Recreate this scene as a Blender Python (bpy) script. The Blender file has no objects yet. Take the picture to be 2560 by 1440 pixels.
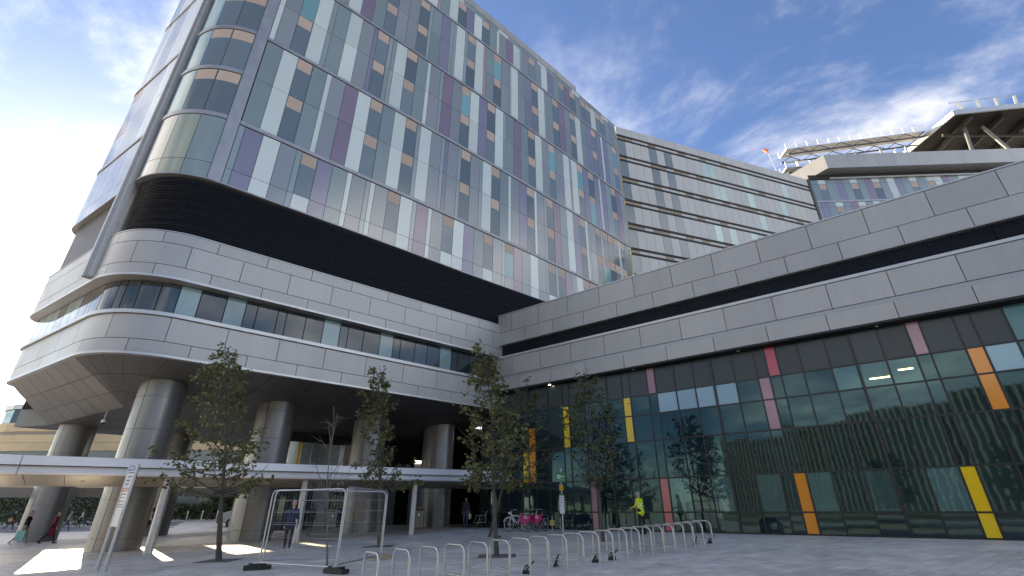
import bpy, math, random
from mathutils import Vector, Matrix, noise
R = math.radians
scene = bpy.context.scene
col = scene.collection

# ------------------------------------------------------------------ camera
CAM_H = 1.59
PITCH = 25.48
cd = bpy.data.cameras.new("camera")
cd.sensor_width = 36.0
cd.lens = 1175.0 / 2560.0 * 36.0
cd.clip_start = 0.05
cd.clip_end = 3000
cam = bpy.data.objects.new("camera", cd)
col.objects.link(cam)
cam.location = (0, 0, CAM_H)
cam.rotation_euler = (R(90 + PITCH), 0, 0)
scene.camera = cam

# ------------------------------------------------------------------ sky, sun, exposure
SUN_AZ = R(-39.0)          # sun stands behind the tower, to the left
SUN_EL = R(15.0)
world = bpy.data.worlds.new("World")
scene.world = world
world.use_nodes = True
wn, wl = world.node_tree.nodes, world.node_tree.links
wn.clear()
def wnode(t, **kw):
    n = wn.new(t)
    for k, v in kw.items():
        setattr(n, k, v)
    return n
w_out = wnode("ShaderNodeOutputWorld")
w_bg = wnode("ShaderNodeBackground")
w_bg.inputs["Strength"].default_value = 0.14
sky = wnode("ShaderNodeTexSky", sky_type="NISHITA")
sky.sun_disc = False
sky.sun_elevation = SUN_EL
sky.sun_rotation = SUN_AZ
sky.altitude = 50
sky.air_density = 0.8
sky.dust_density = 0.5
sky.ozone_density = 3.0
w_tc = wnode("ShaderNodeTexCoord")
w_sep = wnode("ShaderNodeSeparateXYZ")
wl.new(w_tc.outputs["Generated"], w_sep.inputs[0])
def wmath(op, a=None, b=None, c=None):
    n = wnode("ShaderNodeMath", operation=op)
    for i, v in enumerate((a, b, c)):
        if v is None: continue
        if isinstance(v, (int, float)): n.inputs[i].default_value = v
        else: wl.new(v, n.inputs[i])
    return n.outputs[0]
zc = wmath("MAXIMUM", w_sep.outputs[2], 0.06)
zc = wmath("ADD", zc, 0.12)
cx = wmath("DIVIDE", w_sep.outputs[0], zc)
cy = wmath("DIVIDE", w_sep.outputs[1], zc)
w_cmb = wnode("ShaderNodeCombineXYZ")
wl.new(cx, w_cmb.inputs[0]); wl.new(cy, w_cmb.inputs[1]); w_cmb.inputs[2].default_value = 51.6
cl = wnode("ShaderNodeTexNoise")
cl.inputs["Scale"].default_value = 1.35
cl.inputs["Detail"].default_value = 9.0
cl.inputs["Roughness"].default_value = 0.62
cl.inputs["Distortion"].default_value = 0.35
wl.new(w_cmb.outputs[0], cl.inputs["Vector"])
big = wnode("ShaderNodeTexNoise")
big.inputs["Scale"].default_value = 0.55
big.inputs["Detail"].default_value = 2.0
wl.new(w_cmb.outputs[0], big.inputs["Vector"])
csum = wmath("ADD", cl.outputs[0], wmath("MULTIPLY", wmath("SUBTRACT", big.outputs[0], 0.5), 0.75))
low = wmath("MULTIPLY", wmath("SUBTRACT", 0.55, w_sep.outputs[2]), 0.08)   # more cloud towards the horizon
csum = wmath("ADD", csum, low)
ramp = wnode("ShaderNodeMapRange", interpolation_type="SMOOTHSTEP")
ramp.inputs["From Min"].default_value = 0.415
ramp.inputs["From Max"].default_value = 0.95
ramp.inputs["To Max"].default_value = 0.78
wl.new(csum, ramp.inputs["Value"])
w_mix = wnode("ShaderNodeMixRGB")
w_hsv = wnode("ShaderNodeHueSaturation")
w_hsv.inputs["Saturation"].default_value = 0.25
w_hsv.inputs["Value"].default_value = 1.0
wl.new(sky.outputs[0], w_hsv.inputs["Color"])
w_add = wnode("ShaderNodeMixRGB", blend_type="ADD")
w_add.inputs[0].default_value = 1.0
w_add.inputs[2].default_value = (3.7, 3.7, 3.7, 1)
wl.new(w_hsv.outputs[0], w_add.inputs[1])
wl.new(ramp.outputs[0], w_mix.inputs[0])
w_deep = wnode("ShaderNodeHueSaturation")
w_deep.inputs["Saturation"].default_value = 1.12
w_deep.inputs["Hue"].default_value = 0.512
w_deep.inputs["Value"].default_value = 0.50
wl.new(sky.outputs[0], w_deep.inputs["Color"])
wl.new(w_deep.outputs[0], w_mix.inputs[1])
wl.new(w_add.outputs[0], w_mix.inputs[2])
wl.new(w_mix.outputs[0], w_bg.inputs["Color"])
wl.new(w_bg.outputs[0], w_out.inputs[0])

sl = bpy.data.lights.new("sun", "SUN")
sl.energy = 3.6
sl.angle = R(0.53)
sl.color = (1.0, 0.90, 0.74)
sun = bpy.data.objects.new("sun", sl)
col.objects.link(sun)
sdir = Vector((math.sin(SUN_AZ) * math.cos(SUN_EL), math.cos(SUN_AZ) * math.cos(SUN_EL), math.sin(SUN_EL)))
sun.rotation_euler = (-sdir).to_track_quat('-Z', 'Y').to_euler()
sun.location = sdir * 200

scene.view_settings.view_transform = 'Standard'
scene.view_settings.look = 'None'
scene.view_settings.gamma = 1.0
scene.view_settings.use_curve_mapping = False
scene.view_settings.exposure = 2.5
scene.view_settings.use_white_balance = True
scene.view_settings.white_balance_temperature = 8600
scene.view_settings.white_balance_tint = 8
scene.render.engine = 'CYCLES'
scene.cycles.use_denoising = True
scene.cycles.max_bounces = 8

# ------------------------------------------------------------------ plan of the place
G0 = Vector((17.734, 18.465, 0))                 # a point on the glass wall line
aB = R(52.3)
dB = Vector((-math.sin(aB), math.cos(aB), 0))    # along the wing, receding
nB = Vector((-math.cos(aB), -math.sin(aB), 0))   # out of the wing, to the plaza
J = Vector((-0.92, 32.25, 0))                    # where tower cladding meets the wing
aA = R(50.33)
dA = Vector((math.sin(aA), math.cos(aA), 0))     # along the tower front, receding
nA = Vector((math.cos(aA), -math.sin(aA), 0))
aC = R(57.8)
dC = Vector((-math.sin(aC), math.cos(aC), 0))    # along the tower's left face, receding
nC = Vector((-math.cos(aC), -math.sin(aC), 0))
Z = Vector((0, 0, 1))
def clamp(v, a, b): return max(a, min(b, v))
def ground_z(x, y):
    z = 0.024 * clamp(x, -45, 25) + 0.0194 * clamp(y, -20, 60)
    d = (x - G0.x) * nB.x + (y - G0.y) * nB.y
    t = clamp(1 - d / 7, 0, 1)
    w = t * t * (3 - 2 * t)
    return z + (0.689 - z) * w
def A_pt(s, o=0.0, z=0.0):
    p = J + dA * s - nA * o
    return Vector((p.x, p.y, z))
def B_pt(s, off=0.0, z=0.0):
    p = G0 + dB * s + nB * off
    return Vector((p.x, p.y, z))

# ------------------------------------------------------------------ materials
MATS = {}
def mat(name, color, rough=0.5, metal=0.0, spec=0.5, ior=1.5, var=0.0, nscale=0.0, namt=0.0, bump=0.0, bscale=8.0, coat=0.0, trans=0.0, stretch=None, alpha=None):
    if name in MATS: return MATS[name]
    m = bpy.data.materials.new(name)
    m.use_nodes = True
    nt = m.node_tree
    N, L = nt.nodes, nt.links
    b = N["Principled BSDF"]
    b.inputs["Base Color"].default_value = (*color, 1)
    b.inputs["Roughness"].default_value = rough
    b.inputs["Metallic"].default_value = metal
    b.inputs["IOR"].default_value = ior
    b.inputs["Specular IOR Level"].default_value = spec
    b.inputs["Coat Weight"].default_value = coat
    b.inputs["Transmission Weight"].default_value = trans
    cur = None
    tc = N.new("ShaderNodeNewGeometry") if (namt or bump) else None
    vec = None
    if tc:
        vec = tc.outputs["Position"]
        if stretch:
            mp = N.new("ShaderNodeMapping")
            mp.inputs["Scale"].default_value = stretch
            L.new(vec, mp.inputs["Vector"])
            vec = mp.outputs[0]
    if namt:
        nz = N.new("ShaderNodeTexNoise")
        nz.inputs["Scale"].default_value = nscale
        nz.inputs["Detail"].default_value = 5
        nz.inputs["Roughness"].default_value = 0.65
        L.new(vec, nz.inputs["Vector"])
        mr = N.new("ShaderNodeMapRange")
        mr.inputs["From Min"].default_value = 0.3
        mr.inputs["From Max"].default_value = 0.7
        mr.inputs["To Min"].default_value = 1 - namt
        mr.inputs["To Max"].default_value = 1 + namt
        L.new(nz.outputs[0], mr.inputs["Value"])
        mx = N.new("ShaderNodeMixRGB"); mx.blend_type = "MULTIPLY"; mx.inputs[0].default_value = 1
        mx.inputs[1].default_value = (*color, 1)
        L.new(mr.outputs[0], mx.inputs[2])
        cur = mx.outputs[0]
        mr2 = N.new("ShaderNodeMapRange")
        mr2.inputs["From Min"].default_value = 0.3
        mr2.inputs["From Max"].default_value = 0.7
        mr2.inputs["To Min"].default_value = max(0.02, rough * 0.82)
        mr2.inputs["To Max"].default_value = min(1, rough * 1.18)
        L.new(nz.outputs[0], mr2.inputs["Value"])
        L.new(mr2.outputs[0], b.inputs["Roughness"])
    if var:
        oi = N.new("ShaderNodeObjectInfo")
        hs = N.new("ShaderNodeHueSaturation")
        mr = N.new("ShaderNodeMapRange")
        mr.inputs["To Min"].default_value = 1 - var
        mr.inputs["To Max"].default_value = 1 + var
        L.new(oi.outputs["Random"], mr.inputs["Value"])
        L.new(mr.outputs[0], hs.inputs["Value"])
        if cur: L.new(cur, hs.inputs["Color"])
        else: hs.inputs["Color"].default_value = (*color, 1)
        cur = hs.outputs[0]
    if cur: L.new(cur, b.inputs["Base Color"])
    if bump:
        bz = N.new("ShaderNodeTexNoise")
        bz.inputs["Scale"].default_value = bscale
        bz.inputs["Detail"].default_value = 3
        L.new(vec, bz.inputs["Vector"])
        bp = N.new("ShaderNodeBump")
        bp.inputs["Strength"].default_value = 1.0
        bp.inputs["Distance"].default_value = bump
        L.new(bz.outputs[0], bp.inputs["Height"])
        L.new(bp.outputs[0], b.inputs["Normal"])
    if name.startswith("curtain_glass"): b.inputs["Specular Tint"].default_value = (0.48, 0.82, 0.88, 1)
    MATS[name] = m
    return m
def emis(name, color, strength):
    if name in MATS: return MATS[name]
    m = bpy.data.materials.new(name); m.use_nodes = True
    b = m.node_tree.nodes["Principled BSDF"]
    b.inputs["Base Color"].default_value = (*color, 1)
    b.inputs["Emission Color"].default_value = (*color, 1)
    b.inputs["Emission Strength"].default_value = strength
    MATS[name] = m
    return m

ALU = mat("aluminium_panel", (0.31, 0.305, 0.30), 0.42, 0.35, var=0.07, nscale=1.1, namt=0.085, stretch=(1, 1, 0.10))
ALU_SKYLIT = mat("aluminium_panel_skylit", (0.36, 0.355, 0.34), 0.45, 0.35, var=0.05, nscale=0.35, namt=0.06)  # left face: sky glow painted in as a paler, warmer tone
CAP = mat("aluminium_capping", (0.40, 0.40, 0.40), 0.4, 0.7, nscale=1.5, namt=0.08)
TRIM = mat("aluminium_trim", (0.27, 0.275, 0.29), 0.42, 0.6, var=0.08, nscale=2.0, namt=0.10)
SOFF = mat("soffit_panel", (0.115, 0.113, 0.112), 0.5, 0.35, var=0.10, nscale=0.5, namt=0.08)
SOFF2 = mat("soffit_panel_sidelit", (0.23, 0.225, 0.22), 0.5, 0.35, var=0.08, nscale=0.5, namt=0.08)  # left hull side: light from the open side painted in as paler panels
COLUMN = mat("column_metal", (0.20, 0.20, 0.20), 0.42, 0.5, nscale=0.9, namt=0.10)
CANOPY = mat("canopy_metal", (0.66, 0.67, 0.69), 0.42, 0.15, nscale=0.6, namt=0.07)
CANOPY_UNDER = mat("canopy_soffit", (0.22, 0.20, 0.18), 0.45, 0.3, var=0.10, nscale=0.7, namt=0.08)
DARKGAP = mat("dark_joint", (0.012, 0.013, 0.015), 0.7)
ROOF = mat("flat_roof", (0.12, 0.12, 0.12), 0.9)
STEEL = mat("galvanised_steel", (0.42, 0.43, 0.44), 0.42, 0.8, nscale=6, namt=0.15)
STAIN = mat("stainless_steel", (0.44, 0.43, 0.42), 0.36, 0.85, nscale=5, namt=0.08)
DKSTEEL = mat("dark_steel", (0.06, 0.062, 0.066), 0.5, 0.5, nscale=4, namt=0.15)
BLACK = mat("black_rubber", (0.012, 0.012, 0.013), 0.6)
WHITE = mat("white_paint", (0.75, 0.75, 0.74), 0.4)

# tower glass
def gl(name, c, rough=0.12, ior=2.1): return mat(name, c, rough, 0.0, 0.5, ior, var=0.09, nscale=0.12, namt=0.06, bump=0.0012, bscale=1.1)
GGREEN = gl("glass_grey_green", (0.150, 0.190, 0.188))
GGREY = gl("glass_grey", (0.175, 0.192, 0.198))
GWHITE = gl("glass_pale", (0.40, 0.45, 0.445), 0.2)
GPURP = gl("glass_violet", (0.150, 0.140, 0.190))
GMAUV = gl("glass_mauve", (0.160, 0.112, 0.150))
GOLIV = gl("glass_olive", (0.180, 0.215, 0.165))
GNARR = gl("glass_slate", (0.185, 0.225, 0.228))
GPINKN = gl("glass_dusky_pink", (0.28, 0.19, 0.19))
WIN = mat("window_glass", (0.100, 0.130, 0.152), 0.05, 0.0, 0.5, 1.75, var=0.30, bump=0.0010, bscale=0.9)
WINL = mat("window_glass_lit", (0.12, 0.25, 0.29), 0.05, 0.0, 0.5, 1.75, var=0.15, bump=0.0010, bscale=0.9)
BLIND = mat("peach_blind", (0.34, 0.26, 0.22), 0.35, var=0.10, spec=0.5)
# podium windows and curtain wall
PWIN = mat("ribbon_window_glass", (0.018, 0.030, 0.033), 0.05, 0, 0.5, 1.6, var=0.35, bump=0.0015, bscale=0.8)
PWINL = mat("ribbon_window_pale", (0.14, 0.22, 0.23), 0.06, 0, 0.5, 1.6, var=0.25, bump=0.0015, bscale=0.8)
CUR = mat("curtain_glass", (0.010, 0.020, 0.023), 0.03, 0, 0.5, 1.55, var=0.35, bump=0.0016, bscale=0.7)
CURT = mat("curtain_glass_teal", (0.045, 0.095, 0.095), 0.035, 0, 0.5, 1.6, var=0.35, bump=0.0035, bscale=0.8)
CURB = mat("curtain_glass_pale_blue", (0.25, 0.36, 0.42), 0.10, 0, 0.5, 1.5, var=0.10, bump=0.002, bscale=0.8)
SPAN = mat("curtain_spandrel", (0.017, 0.027, 0.030), 0.28, 0, 0.5, 1.45, var=0.25)
YEL = mat("yellow_panel", (0.72, 0.46, 0.005), 0.14, bump=0.004, bscale=0.8)
ORA = mat("orange_panel", (0.66, 0.215, 0.012), 0.14, bump=0.004, bscale=0.8)
RED = mat("red_panel", (0.42, 0.045, 0.075), 0.14, bump=0.004, bscale=0.8)
PINK = mat("pink_panel", (0.30, 0.145, 0.185), 0.14, bump=0.004, bscale=0.8)
MULL = mat("mullion", (0.010, 0.013, 0.015), 0.35, 0.3)

def louvre_material():
    m = bpy.data.materials.new("navy_louvre"); m.use_nodes = True
    N, L = m.node_tree.nodes, m.node_tree.links
    b = N["Principled BSDF"]
    b.inputs["Base Color"].default_value = (0.010, 0.013, 0.020, 1)
    b.inputs["Roughness"].default_value = 0.42
    b.inputs["Metallic"].default_value = 0.3
    g = N.new("ShaderNodeNewGeometry")
    w = N.new("ShaderNodeTexWave"); w.bands_direction = 'Z'
    w.inputs["Scale"].default_value = 3.2
    L.new(g.outputs["Position"], w.inputs["Vector"])
    bp = N.new("ShaderNodeBump"); bp.inputs["Distance"].default_value = 0.05
    L.new(w.outputs[0], bp.inputs["Height"]); L.new(bp.outputs[0], b.inputs["Normal"])
    return m
LOUV = louvre_material()

def paving_material():
    m = bpy.data.materials.new("granite_paving"); m.use_nodes = True
    N, L = m.node_tree.nodes, m.node_tree.links
    b = N["Principled BSDF"]
    g = N.new("ShaderNodeNewGeometry")
    mp = N.new("ShaderNodeMapping"); mp.inputs["Rotation"].default_value = (0, 0, R(-38))
    L.new(g.outputs["Position"], mp.inputs[0])
    br = N.new("ShaderNodeTexBrick")
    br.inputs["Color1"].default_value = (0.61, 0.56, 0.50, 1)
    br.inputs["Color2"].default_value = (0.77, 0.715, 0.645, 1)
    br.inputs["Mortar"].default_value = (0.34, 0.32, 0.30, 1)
    br.inputs["Scale"].default_value = 1.0
    br.inputs["Mortar Size"].default_value = 0.006
    br.inputs["Mortar Smooth"].default_value = 0.3
    br.inputs["Bias"].default_value = -0.1
    br.inputs["Brick Width"].default_value = 0.6
    br.inputs["Row Height"].default_value = 0.3
    L.new(mp.outputs[0], br.inputs["Vector"])
    n1 = N.new("ShaderNodeTexNoise"); n1.inputs["Scale"].default_value = 0.35; n1.inputs["Detail"].default_value = 7; n1.inputs["Roughness"].default_value = 0.7
    n2 = N.new("ShaderNodeTexNoise"); n2.inputs["Scale"].default_value = 22; n2.inputs["Detail"].default_value = 4
    n3 = N.new("ShaderNodeTexNoise"); n3.inputs["Scale"].default_value = 1.7; n3.inputs["Detail"].default_value = 6; n3.inputs["Roughness"].default_value = 0.75
    L.new(g.outputs["Position"], n1.inputs["Vector"]); L.new(g.outputs["Position"], n2.inputs["Vector"]); L.new(g.outputs["Position"], n3.inputs["Vector"])
    def rng(src, a, b_, lo=0.3, hi=0.7):
        r = N.new("ShaderNodeMapRange"); r.inputs[1].default_value = lo; r.inputs[2].default_value = hi
        r.inputs[3].default_value = a; r.inputs[4].default_value = b_
        L.new(src, r.inputs[0]); return r.outputs[0]
    def mul(c, f):
        x = N.new("ShaderNodeMixRGB"); x.blend_type = "MULTIPLY"; x.inputs[0].default_value = 1
        L.new(c, x.inputs[1]); L.new(f, x.inputs[2]); return x.outputs[0]
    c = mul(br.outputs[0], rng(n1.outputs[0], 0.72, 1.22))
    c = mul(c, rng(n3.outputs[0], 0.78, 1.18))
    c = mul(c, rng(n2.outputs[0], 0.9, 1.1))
    L.new(c, b.inputs["Base Color"])
    L.new(rng(n3.outputs[0], 0.34, 0.62), b.inputs["Roughness"])
    bp = N.new("ShaderNodeBump"); bp.inputs["Distance"].default_value = 0.004
    L.new(br.outputs["Fac"], bp.inputs["Height"]); bp.invert = True
    L.new(bp.outputs[0], b.inputs["Normal"])
    return m
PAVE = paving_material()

# ------------------------------------------------------------------ building helpers
W = {}
def place(o, parent, M):
    o.parent = parent
    if parent is not None:
        o.matrix_parent_inverse = W[parent.name].inverted()
    o.matrix_basis = M
    W[o.name] = M
def tag(o, label=None, cat=None, group=None, kind=None):
    if label: o["label"] = label
    if cat: o["category"] = cat
    if group: o["group"] = group
    if kind: o["kind"] = kind
    return o
def thing(name, label, cat, loc=(0, 0, 0), rz=0.0, group=None, kind=None):
    o = bpy.data.objects.new(name, None)
    col.objects.link(o)
    o.empty_display_size = 0.3
    place(o, None, Matrix.Translation(Vector(loc)) @ Matrix.Rotation(rz, 4, 'Z'))
    return tag(o, label, cat, group, kind)
def mesh_obj(name, me, parent=None, M=None, world=False):
    o = bpy.data.objects.new(name, me)
    col.objects.link(o)
    if M is None:
        M = Matrix.Identity(4) if (world or parent is None) else W[parent.name]
    place(o, parent, M)
    return o
UB = {}
def unit_box(m):
    if m.name not in UB:
        me = bpy.data.meshes.new("box_" + m.name)
        v = [(x, y, z) for x in (-.5, .5) for y in (-.5, .5) for z in (-.5, .5)]
        f = [(0, 1, 3, 2), (4, 6, 7, 5), (0, 4, 5, 1), (2, 3, 7, 6), (0, 2, 6, 4), (1, 5, 7, 3)]
        me.from_pydata(v, [], f)
        me.materials.append(m)
        UB[m.name] = me
    return UB[m.name]
def box(name, parent, c, size, rz, m):
    M = Matrix.Translation(Vector(c)) @ Matrix.Rotation(rz, 4, 'Z') @ Matrix.Diagonal((size[0], size[1], size[2], 1))
    return mesh_obj(name, unit_box(m), parent, M)
def slab(name, parent, p0, p1, front, back, z0, z1, m, n=None):
    """box between plan points p0 and p1; front/back measured along the outward normal n"""
    d = Vector((p1[0] - p0[0], p1[1] - p0[1], 0))
    ln = d.length
    d = d / ln
    nn = Vector((d.y, -d.x, 0))
    if n is not None and nn.dot(n) < 0: nn = -nn
    c = (Vector((p0[0], p0[1], 0)) + Vector((p1[0], p1[1], 0))) / 2 + nn * (front + back) / 2
    c.z = (z0 + z1) / 2
    return box(name, parent, c, (ln, abs(front - back), z1 - z0), math.atan2(d.y, d.x), m)
class MB:
    def __init__(s): s.v = []; s.f = []; s.mi = []
    def quad(s, *p, mi=0):
        k = len(s.v); s.v += [tuple(q) for q in p]; s.f.append(tuple(range(k, k + len(p)))); s.mi.append(mi)
    def box(s, c, size, rz=0.0, mi=0, M=None):
        k = len(s.v)
        MM = M if M is not None else Matrix.Translation(Vector(c)) @ Matrix.Rotation(rz, 4, 'Z')
        for x in (-.5, .5):
            for y in (-.5, .5):
                for z in (-.5, .5):
                    s.v.append(tuple(MM @ Vector((x * size[0], y * size[1], z * size[2]))))
        for q in [(0, 1, 3, 2), (4, 6, 7, 5), (0, 4, 5, 1), (2, 3, 7, 6), (0, 2, 6, 4), (1, 5, 7, 3)]:
            s.f.append(tuple(k + i for i in q)); s.mi.append(mi)
    def beam(s, a, b, w, h, mi=0):
        a, b = Vector(a), Vector(b)
        d = b - a
        q = d.to_track_quat('X', 'Z').to_matrix().to_4x4()
        s.box(None, (d.length, w, h), mi=mi, M=Matrix.Translation((a + b) / 2) @ q)
    def tube(s, pts, rad, seg=8, mi=0, cap=True, closed=False):
        pts = [Vector(p) for p in pts]
        n = len(pts)
        if not hasattr(rad, '__len__'): rad = [rad] * n
        k = len(s.v)
        up = None
        for i, p in enumerate(pts):
            if closed: t = (pts[(i + 1) % n] - pts[i - 1])
            else: t = (pts[min(i + 1, n - 1)] - pts[max(i - 1, 0)])
            t = t.normalized() if t.length > 1e-9 else Vector((0, 0, 1))
            if up is None:
                up = Vector((0, 0, 1)) if abs(t.z) < 0.9 else Vector((1, 0, 0))
            u = (up - t * up.dot(t)).normalized()
            w = t.cross(u)
            up = u
            for j in range(seg):
                a = 2 * math.pi * j / seg
                s.v.append(tuple(p + (u * math.cos(a) + w * math.sin(a)) * rad[i]))
        m = n if closed else n - 1
        for i in range(m):
            i2 = (i + 1) % n
            for j in range(seg):
                j2 = (j + 1) % seg
                s.f.append((k + i * seg + j, k + i * seg + j2, k + i2 * seg + j2, k + i2 * seg + j)); s.mi.append(mi)
        if cap and not closed:
            s.f.append(tuple(k + j for j in range(seg - 1, -1, -1))); s.mi.append(mi)
            s.f.append(tuple(k + (n - 1) * seg + j for j in range(seg))); s.mi.append(mi)
    def ball(s, c, r, seg=10, rings=6, mi=0, sc=(1, 1, 1)):
        k = len(s.v)
        c = Vector(c)
        for i in range(rings + 1):
            th = math.pi * i / rings
            for j in range(seg):
                a = 2 * math.pi * j / seg
                s.v.append((c.x + r * sc[0] * math.sin(th) * math.cos(a), c.y + r * sc[1] * math.sin(th) * math.sin(a), c.z + r * sc[2] * math.cos(th)))
        for i in range(rings):
            for j in range(seg):
                j2 = (j + 1) % seg
                s.f.append((k + i * seg + j, k + (i + 1) * seg + j, k + (i + 1) * seg + j2, k + i * seg + j2)); s.mi.append(mi)
    def prism(s, poly, z0, z1, mi=0, zf=None):
        k = len(s.v); n = len(poly)
        for p in poly: s.v.append((p[0], p[1], z0))
        for p in poly: s.v.append((p[0], p[1], z1))
        for i in range(n):
            j = (i + 1) % n
            s.f.append((k + i, k + j, k + n + j, k + n + i)); s.mi.append(mi)
        s.f.append(tuple(k + i for i in range(n - 1, -1, -1))); s.mi.append(mi)
        s.f.append(tuple(k + n + i for i in range(n))); s.mi.append(mi)
    def mesh(s, name, *mats, smooth=False):
        me = bpy.data.meshes.new(name)
        me.from_pydata(s.v, [], s.f)
        for m in mats: me.materials.append(m)
        if len(mats) > 1:
            me.polygons.foreach_set("material_index", s.mi)
        if smooth:
            me.polygons.foreach_set("use_smooth", [True] * len(s.f))
        me.update()
        return me
def smooth_by_angle(me, deg=35):
    me.polygons.foreach_set("use_smooth", [True] * len(me.polygons))
    try: me.set_sharp_from_angle(angle=R(deg))
    except Exception: pass
    return me
def copy_tree(root, M, name=None):
    """copy a thing and its parts (shared meshes) to a new world matrix"""
    inv = W[root.name].inverted()
    def rec(o, par):
        c = o.copy()
        col.objects.link(c)
        place(c, par, M @ inv @ W[o.name])
        for ch in [x for x in o.children]: rec(ch, c)
        return c
    return rec(root, None)

# ------------------------------------------------------------------ ground
gm = MB()
xs = [-400, -200, -120, -80] + [-60 + 2.5 * i for i in range(45)] + [60, 90, 150, 300, 500]
ys = [-300, -150, -80, -40] + [-20 + 2.5 * i for i in range(40)] + [90, 120, 200, 400, 900]
for y in ys:
    for x in xs: gm.v.append((x, y, ground_z(x, y)))
nx = len(xs)
for j in range(len(ys) - 1):
    for i in range(nx - 1):
        gm.f.append((j * nx + i, j * nx + i + 1, (j + 1) * nx + i + 1, (j + 1) * nx + i)); gm.mi.append(0)
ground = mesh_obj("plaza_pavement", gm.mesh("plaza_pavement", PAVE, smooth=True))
tag(ground, kind="structure")
# ================================================================== TOWER
rnd = random.Random(7)
class Path:
    """plan line: left face C, rounded corner, front A. u runs along it; on the front u equals s"""
    def __init__(p, corner, s_corner, rad, len_c, h0=None, k=0.0, s_end=22):
        p.rad = rad
        turn = math.pi - (aA + aC)
        turn = R(71.87)
        t = rad * math.tan(turn / 2)
        p.turn = turn
        p.uT = s_corner + t
        p.uC = p.uT - rad * turn
        p.uE = p.uC - (len_c - t)
        p.uB = p.uE - 1.5 * R(80)
        p.T = Vector((corner[0], corner[1], 0)) + dA * t
        p.cen = p.T - nA * rad
        p.Ct = Vector((corner[0], corner[1], 0)) + dC * t
        p.E = p.Ct + dC * (len_c - t)
        p.ecen = p.E - nC * 1.5
        p.tab = None
        if k:
            p.tab = [(p.uT, p.T.copy(), aA)]
            u, q = p.uT, p.T.copy()
            while u < s_end:
                h = R(h0 - k * (u + 18))
                q = q + Vector((math.sin(h), math.cos(h), 0)) * 0.25
                u += 0.25
                p.tab.append((u, q.copy(), h))
    def at(p, u):
        if u >= p.uT:
            if p.tab is None:
                return p.T + dA * (u - p.uT), dA, nA
            f = (u - p.uT) / 0.25
            i = int(min(max(f, 0), len(p.tab) - 2))
            w = f - i
            q = p.tab[i][1].lerp(p.tab[i + 1][1], w)
            h = p.tab[i + 1][2]
            return q, Vector((math.sin(h), math.cos(h), 0)), Vector((math.cos(h), -math.sin(h), 0))
        if u >= p.uC:
            th = (p.uT - u) / p.rad
            n = nA * math.cos(th) - dA * math.sin(th)
            return p.cen + n * p.rad, Vector((-n.y, n.x, 0)), n
        if u >= p.uE:
            return p.Ct + dC * (p.uC - u), -dC, nC
        th = (p.uE - u) / 1.5
        n = nC * math.cos(th) + dC * math.sin(th)
        return p.ecen + n * 1.5, Vector((-n.y, n.x, 0)), n
    def pt(p, u, off=0.0, z=0.0):
        q, d, n = p.at(u)
        q = q + n * off
        return Vector((q.x, q.y, z))
    def straight(p, u0, u1):
        return u0 >= p.uT - 1e-6 or (u1 <= p.uC + 1e-6 and u0 >= p.uE - 1e-6)
def strip(name, parent, path, u0, u1, z0, z1, front, back, m, gap=0.0):
    u0 += gap / 2; u1 -= gap / 2; z0 += gap / 2; z1 -= gap / 2
    if path.straight(u0, u1) and (path.tab is None or u1 - u0 < 4 or u1 <= path.uC):
        a, b = path.pt(u0), path.pt(u1)
        n = path.at((u0 + u1) / 2)[2]
        return slab(name, parent, a, b, front, back, z0, z1, m, n)
    mb = MB()
    k = max(2, int((u1 - u0) / (0.3 if u0 < path.uT else 2.0)) + 1)
    us = [u0 + (u1 - u0) * i / k for i in range(k + 1)]
    for u in us:
        for off, z in ((front, z0), (front, z1), (back, z1), (back, z0)):
            mb.v.append(tuple(path.pt(u, off, z)))
    for i in range(k):
        for j in range(4):
            j2 = (j + 1) % 4
            mb.f.append((4 * i + j, 4 * i + 4 + j, 4 * i + 4 + j2, 4 * i + j2)); mb.mi.append(0)
    mb.f.append((0, 1, 2, 3)); mb.f.append((4 * k + 3, 4 * k + 2, 4 * k + 1, 4 * k)); mb.mi += [0, 0]
    return mesh_obj(name, smooth_by_angle(mb.mesh(name, m)), parent, world=True)
UP = Path((-17.5, 18.5), -21.54, 3.6, 11.1)                     # podium upper cladding
GLP = Path((-17.5, 18.5), -21.54, 3.6, 11.1, 49.9, 0.10, 21)    # curtain of the tower above
LP = Path((-17.57, 19.02), -21.27, 3.6, 11.4)                   # podium lower cladding
S_END = 19.8

tower = thing("hospital_tower", "tall tower block with multicoloured glass panels above a grey metal podium on columns", "building", A_pt(-10, 8, 0))

def core(name, path, off, z0, z1, s_end, m):
    us = [path.uB] + [path.uE + (path.uC - path.uE) * i / 2 for i in range(3)] + [path.uC + (path.uT - path.uC) * i / 10 for i in range(1, 11)] + [path.uT + (s_end - path.uT) * i / 12 for i in range(1, 13)]
    poly = [path.pt(u, off) for u in us]
    poly += [A_pt(s_end, 22), A_pt(-25, 22)]
    mb = MB(); mb.prism([(q.x, q.y) for q in poly], z0, z1)
    return mesh_obj(name, mb.mesh(name, m), tower, world=True)
core("core_wall", GLP, -0.10, 17.45, 46.4, S_END - 0.05, DARKGAP)
core("core_wall", UP, -0.42, 11.62, 17.45, S_END - 0.3, DARKGAP)
core("core_wall", LP, -0.16, 8.06, 11.50, 4.0, DARKGAP)
core("roof_deck", GLP, -0.6, 46.4, 46.9, 11.5, ROOF)

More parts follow.
